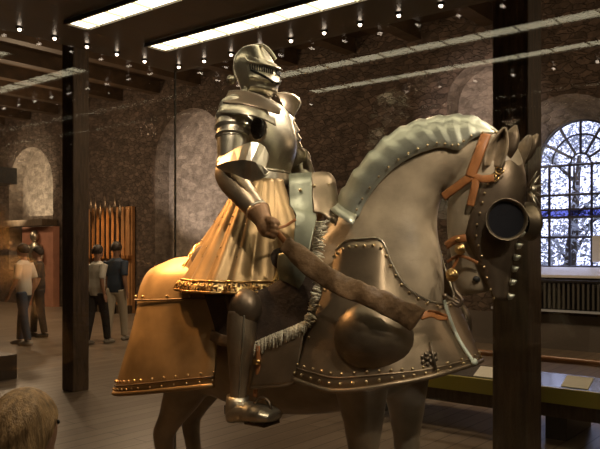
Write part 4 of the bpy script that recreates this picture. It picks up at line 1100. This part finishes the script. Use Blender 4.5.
# ================================================================== PEOPLE
def person(x, depth, height, face, shirt, trousers, hair, shoes, label, stride=0.12, armswing=0.1, grp=None, long_hair=False, z0=0.0, long_sleeve=False, lean=0.0):
    """x,depth on the floor; face = heading angle in world"""
    b = Vector((x, depth, z0)); k = height/1.75
    f = Vector((math.cos(face), math.sin(face), 0)); r = Vector((math.sin(face), -math.cos(face), 0)); Z = Vector((0, 0, 1))
    P = lambda a, c, z: b+(f*a+r*c+Z*z)*k
    t = thing('person', b, label, 'person', grp)
    bm = NB()
    hip = .92
    # body: one continuous figure
    tube(bm, [P(0, 0, .90), P(0, 0, 1.0), P(.01, 0, 1.15), P(.02, 0, 1.30), P(.01, 0, 1.42), P(.01, 0, 1.48)], [.12*k, .135*k, .125*k, .145*k, .12*k, .06*k], 14, flat=(f, .72))
    tube(bm, [P(.0, 0, 1.43), P(.01, 0, 1.50), P(.02, 0, 1.58)], [.065*k, .055*k, .055*k], 12)
    hc = P(.03, 0, 1.635); ball(bm, hc, (.098*k, .078*k, .115*k), 0, (f, r, Z), 16, 12)
    ball(bm, hc+(f*.03-Z*.06)*k, (.062*k, .055*k, .06*k), 0, (f, r, Z), 12, 8)
    ball(bm, hc+(f*.10-Z*.02)*k, (.018*k, .013*k, .022*k), 0, (f, r, Z), 8, 6)
    for s in (1, -1): ball(bm, hc+(r*s*.078-Z*.015)*k, (.02*k, .008*k, .03*k), 0, (f, r, Z), 8, 6)
    legs = []; arms = []
    for s in (1, -1):
        ph = stride*s
        lp = [P(0, .085*s, .92), P(ph*.55+.02, .09*s, .50), P(ph, .09*s, .09)]
        legs.append(lp); tube(bm, cr(lp, 9), [.085*k, .08*k, .072*k, .062*k, .055*k, .053*k, .048*k, .04*k, .036*k], 12)
        ap = [P(.0, .175*s, 1.41), P(-ph*armswing*4-.03, .215*s, 1.13), P(-ph*armswing*6+.05, .225*s, .90)]
        arms.append(ap); tube(bm, cr(ap, 9), [.052*k, .048*k, .045*k, .042*k, .04*k, .038*k, .034*k, .03*k, .026*k], 10)
        h0 = ap[-1]; d = (ap[-1]-ap[-2]).normalized()
        tube(bm, [h0, h0+d*.05*k, h0+d*.085*k], [.026*k, .034*k, .032*k], 10, flat=(r, .5))
        for q in range(4): tube(bm, [h0+d*.075*k+f*(.022-.0147*q)*k, h0+d*(.13-.006*abs(q-1.4))*k+f*(.022-.0147*q)*k+f*.01*k, h0+d*(.165-.01*abs(q-1.4))*k+f*(.03-.0147*q)*k], [.009*k, .009*k, .007*k], 7)
        tube(bm, [h0+d*.02*k+f*.025*k, h0+d*.06*k+f*.05*k, h0+d*.09*k+f*.055*k], [.011*k, .010*k, .008*k], 7)
    bo = obj('body', bm, M['skin'], t); remesh(bo, .009*max(k, .7), 3)
    for s in (1, -1):
        bm = NB(); ball(bm, hc+(f*.088+r*s*.032+Z*.012)*k, (.009*k, .012*k, .008*k), 0, (f, r, Z), 8, 6)
        obj('eye', bm, M['eye'], t)
    bm = NB(); ball(bm, hc+(f*.088-Z*.068)*k, (.008*k, .024*k, .006*k), 0, (f, r, Z), 10, 6); obj('mouth', bm, M['lips'], t)
    # hair
    bm = NB(); rings = []
    for i in range(12):
        a = math.pi/2-(math.pi*.62)*i/11
        ring = []
        for q in range(26):
            w = 2*math.pi*q/26; front = max(0, math.cos(w))
            aa = a if a > .30 else a+(.30-a)*min(1, front*1.6)
            rr_ = 1.0+.04*math.sin(q*5+i)*(1 if i else 0)
            ring.append(hc+(f*(math.cos(aa)*math.cos(w)*.112*rr_-.012)+r*math.cos(aa)*math.sin(w)*.094*rr_+Z*(math.sin(aa)*.128+.006))*k)
        rings.append(ring)
    loft(bm, rings)
    if long_hair:
        tube(bm, [hc-f*.035*k+Z*.03*k, hc-f*.055*k-Z*.06*k, hc-f*.05*k-Z*.15*k, hc-f*.04*k-Z*.20*k], [.09*k, .098*k, .085*k, .03*k], 16, flat=(f, .75))
    ho = obj('hair', bm, M[hair], t); remesh(ho, .010*k, 2)
    # shirt
    bm = NB()
    tube(bm, [P(0, 0, .86), P(0, 0, 1.0), P(.01, 0, 1.15), P(.02, 0, 1.30), P(.01, 0, 1.42), P(.01, 0, 1.475)], [.155*k, .165*k, .16*k, .172*k, .145*k, .075*k], 16, flat=(f, .74))
    for ap in arms:
        e = 1.0 if long_sleeve else .50
        pp = cr(ap, 12); m_ = max(3, int(12*e)); tube(bm, pp[:m_], [.07*k-.0022*i*k for i in range(m_)], 12)
    so = obj('shirt', bm, M[shirt], t); remesh(so, .012*k, 4)
    bm = NB()
    tube(bm, [P(0, 0, .98), P(0, 0, .90), P(0, 0, .83)], [.145*k, .15*k, .13*k], 14, flat=(f, .78))
    for lp in legs: tube(bm, cr(lp, 10), [.1*k, .098*k, .092*k, .085*k, .08*k, .076*k, .072*k, .068*k, .065*k, .064*k], 12)
    to = obj('trousers', bm, M[trousers], t); remesh(to, .012*k, 4)
    for lp in legs:
        a = lp[-1]; a0 = Vector((a.x, a.y, z0))
        bm = NB(); tube(bm, [a0+(f*-.07+Z*.035)*k, a0+(f*.02+Z*.045)*k, a0+(f*.12+Z*.032)*k, a0+(f*.18+Z*.022)*k], [.034*k, .045*k, .036*k, .018*k], 10)
        obj('shoe', bm, M[shoes], t)
    return t
def floor_at(px, py): d = EYE*FPX/(py-HOR); return ((px-300)/FPX*d, d)
x, d = floor_at(97, 344); person(x, d, 1.68, math.radians(60), 'shirt_w', 'dark_cloth', 'hair_d', 'shoe', 'person in a white t-shirt and dark trousers walking away beside the left timber post', .16)
x, d = floor_at(116, 341); person(x, d, 1.74, math.radians(75), 'shirt_b', 'cream', 'hair_d', 'shoe', 'person in a navy shirt and cream trousers walking towards the orange lit rack', .14)
x, d = floor_at(24, 345); person(x, d, 1.70, math.radians(170), 'shirt_w', 'denim', 'hair_d', 'shoe', 'person in a white top and blue jeans at the left edge', .13)
x, d = floor_at(39, 337); person(x, d, 1.66, math.radians(200), 'dark_cloth', 'dark_cloth', 'hair_d', 'shoe_d', 'person all in black behind the visitor in blue jeans', .10)
# child in the foreground, seen from behind
cd = 1.55; person((19-300)/FPX*cd, cd, 1.29, math.radians(66), 'shirt_w', 'denim', 'hair_f', 'shoe', 'fair-haired child in a white top close to the camera at the lower left', .03, long_hair=True)

# ================================================================== LIGHT
def spotlamp(p, target, power, col, size=1.0, blend=.6, rad=.03):
    l = bpy.data.lights.new('lamp', 'SPOT'); l.energy = power; l.color = col; l.spot_size = size; l.spot_blend = blend; l.shadow_soft_size = rad
    o = bpy.data.objects.new('spot_beam', l); COL.objects.link(o); o.location = p
    o.rotation_euler = (Vector(target)-Vector(p)).to_track_quat('-Z', 'Y').to_euler(); return o
def point(p, power, col, rad=.1):
    l = bpy.data.lights.new('lamp', 'POINT'); l.energy = power; l.color = col; l.shadow_soft_size = rad
    o = bpy.data.objects.new('room_fill', l); COL.objects.link(o); o.location = p; return o  # added fill light, no fixture
WARM = (1.0, .52, .19); NEU = (1.0, .86, .66)
zc = CZ-.05
spotlamp(RM(2.9, 2.985, zc), W(-.55, .0, 1.5), 140, WARM, .9)
spotlamp(RM(3.40, 2.57, zc), W(-.55, .2, 1.3), 140, WARM, .9)
spotlamp(RM(3.40, 1.97, zc), W(-.55, .16, 1.50), 230, WARM, .34)
spotlamp(RM(3.40, 2.17, zc), W(-.2, .3, 1.5), 85, WARM, .9)
spotlamp(RM(2.6, 1.70, zc), W(-.5, .35, 1.15), 85, WARM, .9)
spotlamp(RM(1.82, 1.70, zc), W(0.05, .2, 1.9), 28, NEU, .9)
spotlamp(RM(0.52, 1.70, zc), W(.75, .2, 1.65), 55, NEU, .75)
spotlamp(RM(-0.26, 1.70, zc), W(1.12, .1, 1.72), 42, NEU, .6)
spotlamp(RM(0.9, 2.985, zc), W(.8, 0, 2.0), 40, NEU, .9)
spotlamp(RM(2.0, 2.985, zc), W(0, 0, 2.3), 40, NEU, .9)
spotlamp(RM(3.18, 2.985, zc), W(-.52, .10, 1.55), 200, WARM, .36)
# room: lamps without fixtures, the points are added fill for the walls
for s, n, p in ((4.5, 6.8, 170), (10.0, 7.0, 230), (15.0, 7.5, 260), (-1.0, 7.5, 100), (20, 8, 200)): spotlamp(RM(s, n, 4.9), RM(s, n, 0), p*.75, (1.0, .72, .42), 2.5, .5, .15); point(RM(s, n+1.2, 3.7), p*.62, (1.0, .70, .42), .15)
spotlamp(RM(wp_s(110), NB_W-2.2, 3.6), RM(wp_s(110), NB_W-.1, 1.8), 230, (1.0, .5, .16), .6)
spotlamp(RM(wp_s(32), NB_W-2.0, 2.2), RM(wp_s(32), NB_W+.4, 3.6), 430, (1.0, .80, .52), 1.1)
spotlamp(RM(wp_s(190), NB_W-2.6, 2.2), RM(wp_s(190), NB_W+.4, 3.2), 420, (1.0, .82, .68), 1.0)
spotlamp(RM(wp_s(478), NB_W-2.4, 3.2), RM(wp_s(478), NB_W+.4, 3.9), 260, (1.0, .80, .68), 1.0)
spotlamp(RM(1.0, 0.2, 5.3), Vector((-.5, 1.4, 1.2)), 260, (1, .8, .55), .8)

w = bpy.data.worlds.new('World'); sc.world = w; w.use_nodes = True
bg = w.node_tree.nodes['Background']; bg.inputs['Color'].default_value = (.64, .68, 1.0, 1); bg.inputs['Strength'].default_value = 3.2

# ================================================================== CAMERA
cam = bpy.data.cameras.new('Camera'); co = bpy.data.objects.new('Camera', cam); COL.objects.link(co)
co.location = O3; co.rotation_euler = (math.radians(90), 0, 0)
cam.sensor_width = 36; cam.lens = FPX/600*36; cam.shift_y = (HOR-224.5)/600; cam.clip_start = .05
sc.camera = co
sc.view_settings.view_transform = 'Standard'; sc.view_settings.look = 'None'; sc.view_settings.gamma = 1; sc.view_settings.exposure = 0.0
sc.view_settings.use_curve_mapping = False
sc.cycles.use_denoising = True
sc.cycles.transparent_max_bounces = 24; sc.cycles.max_bounces = 8
for o in list(sc.objects):
    if 'wb' in o: del o['wb']
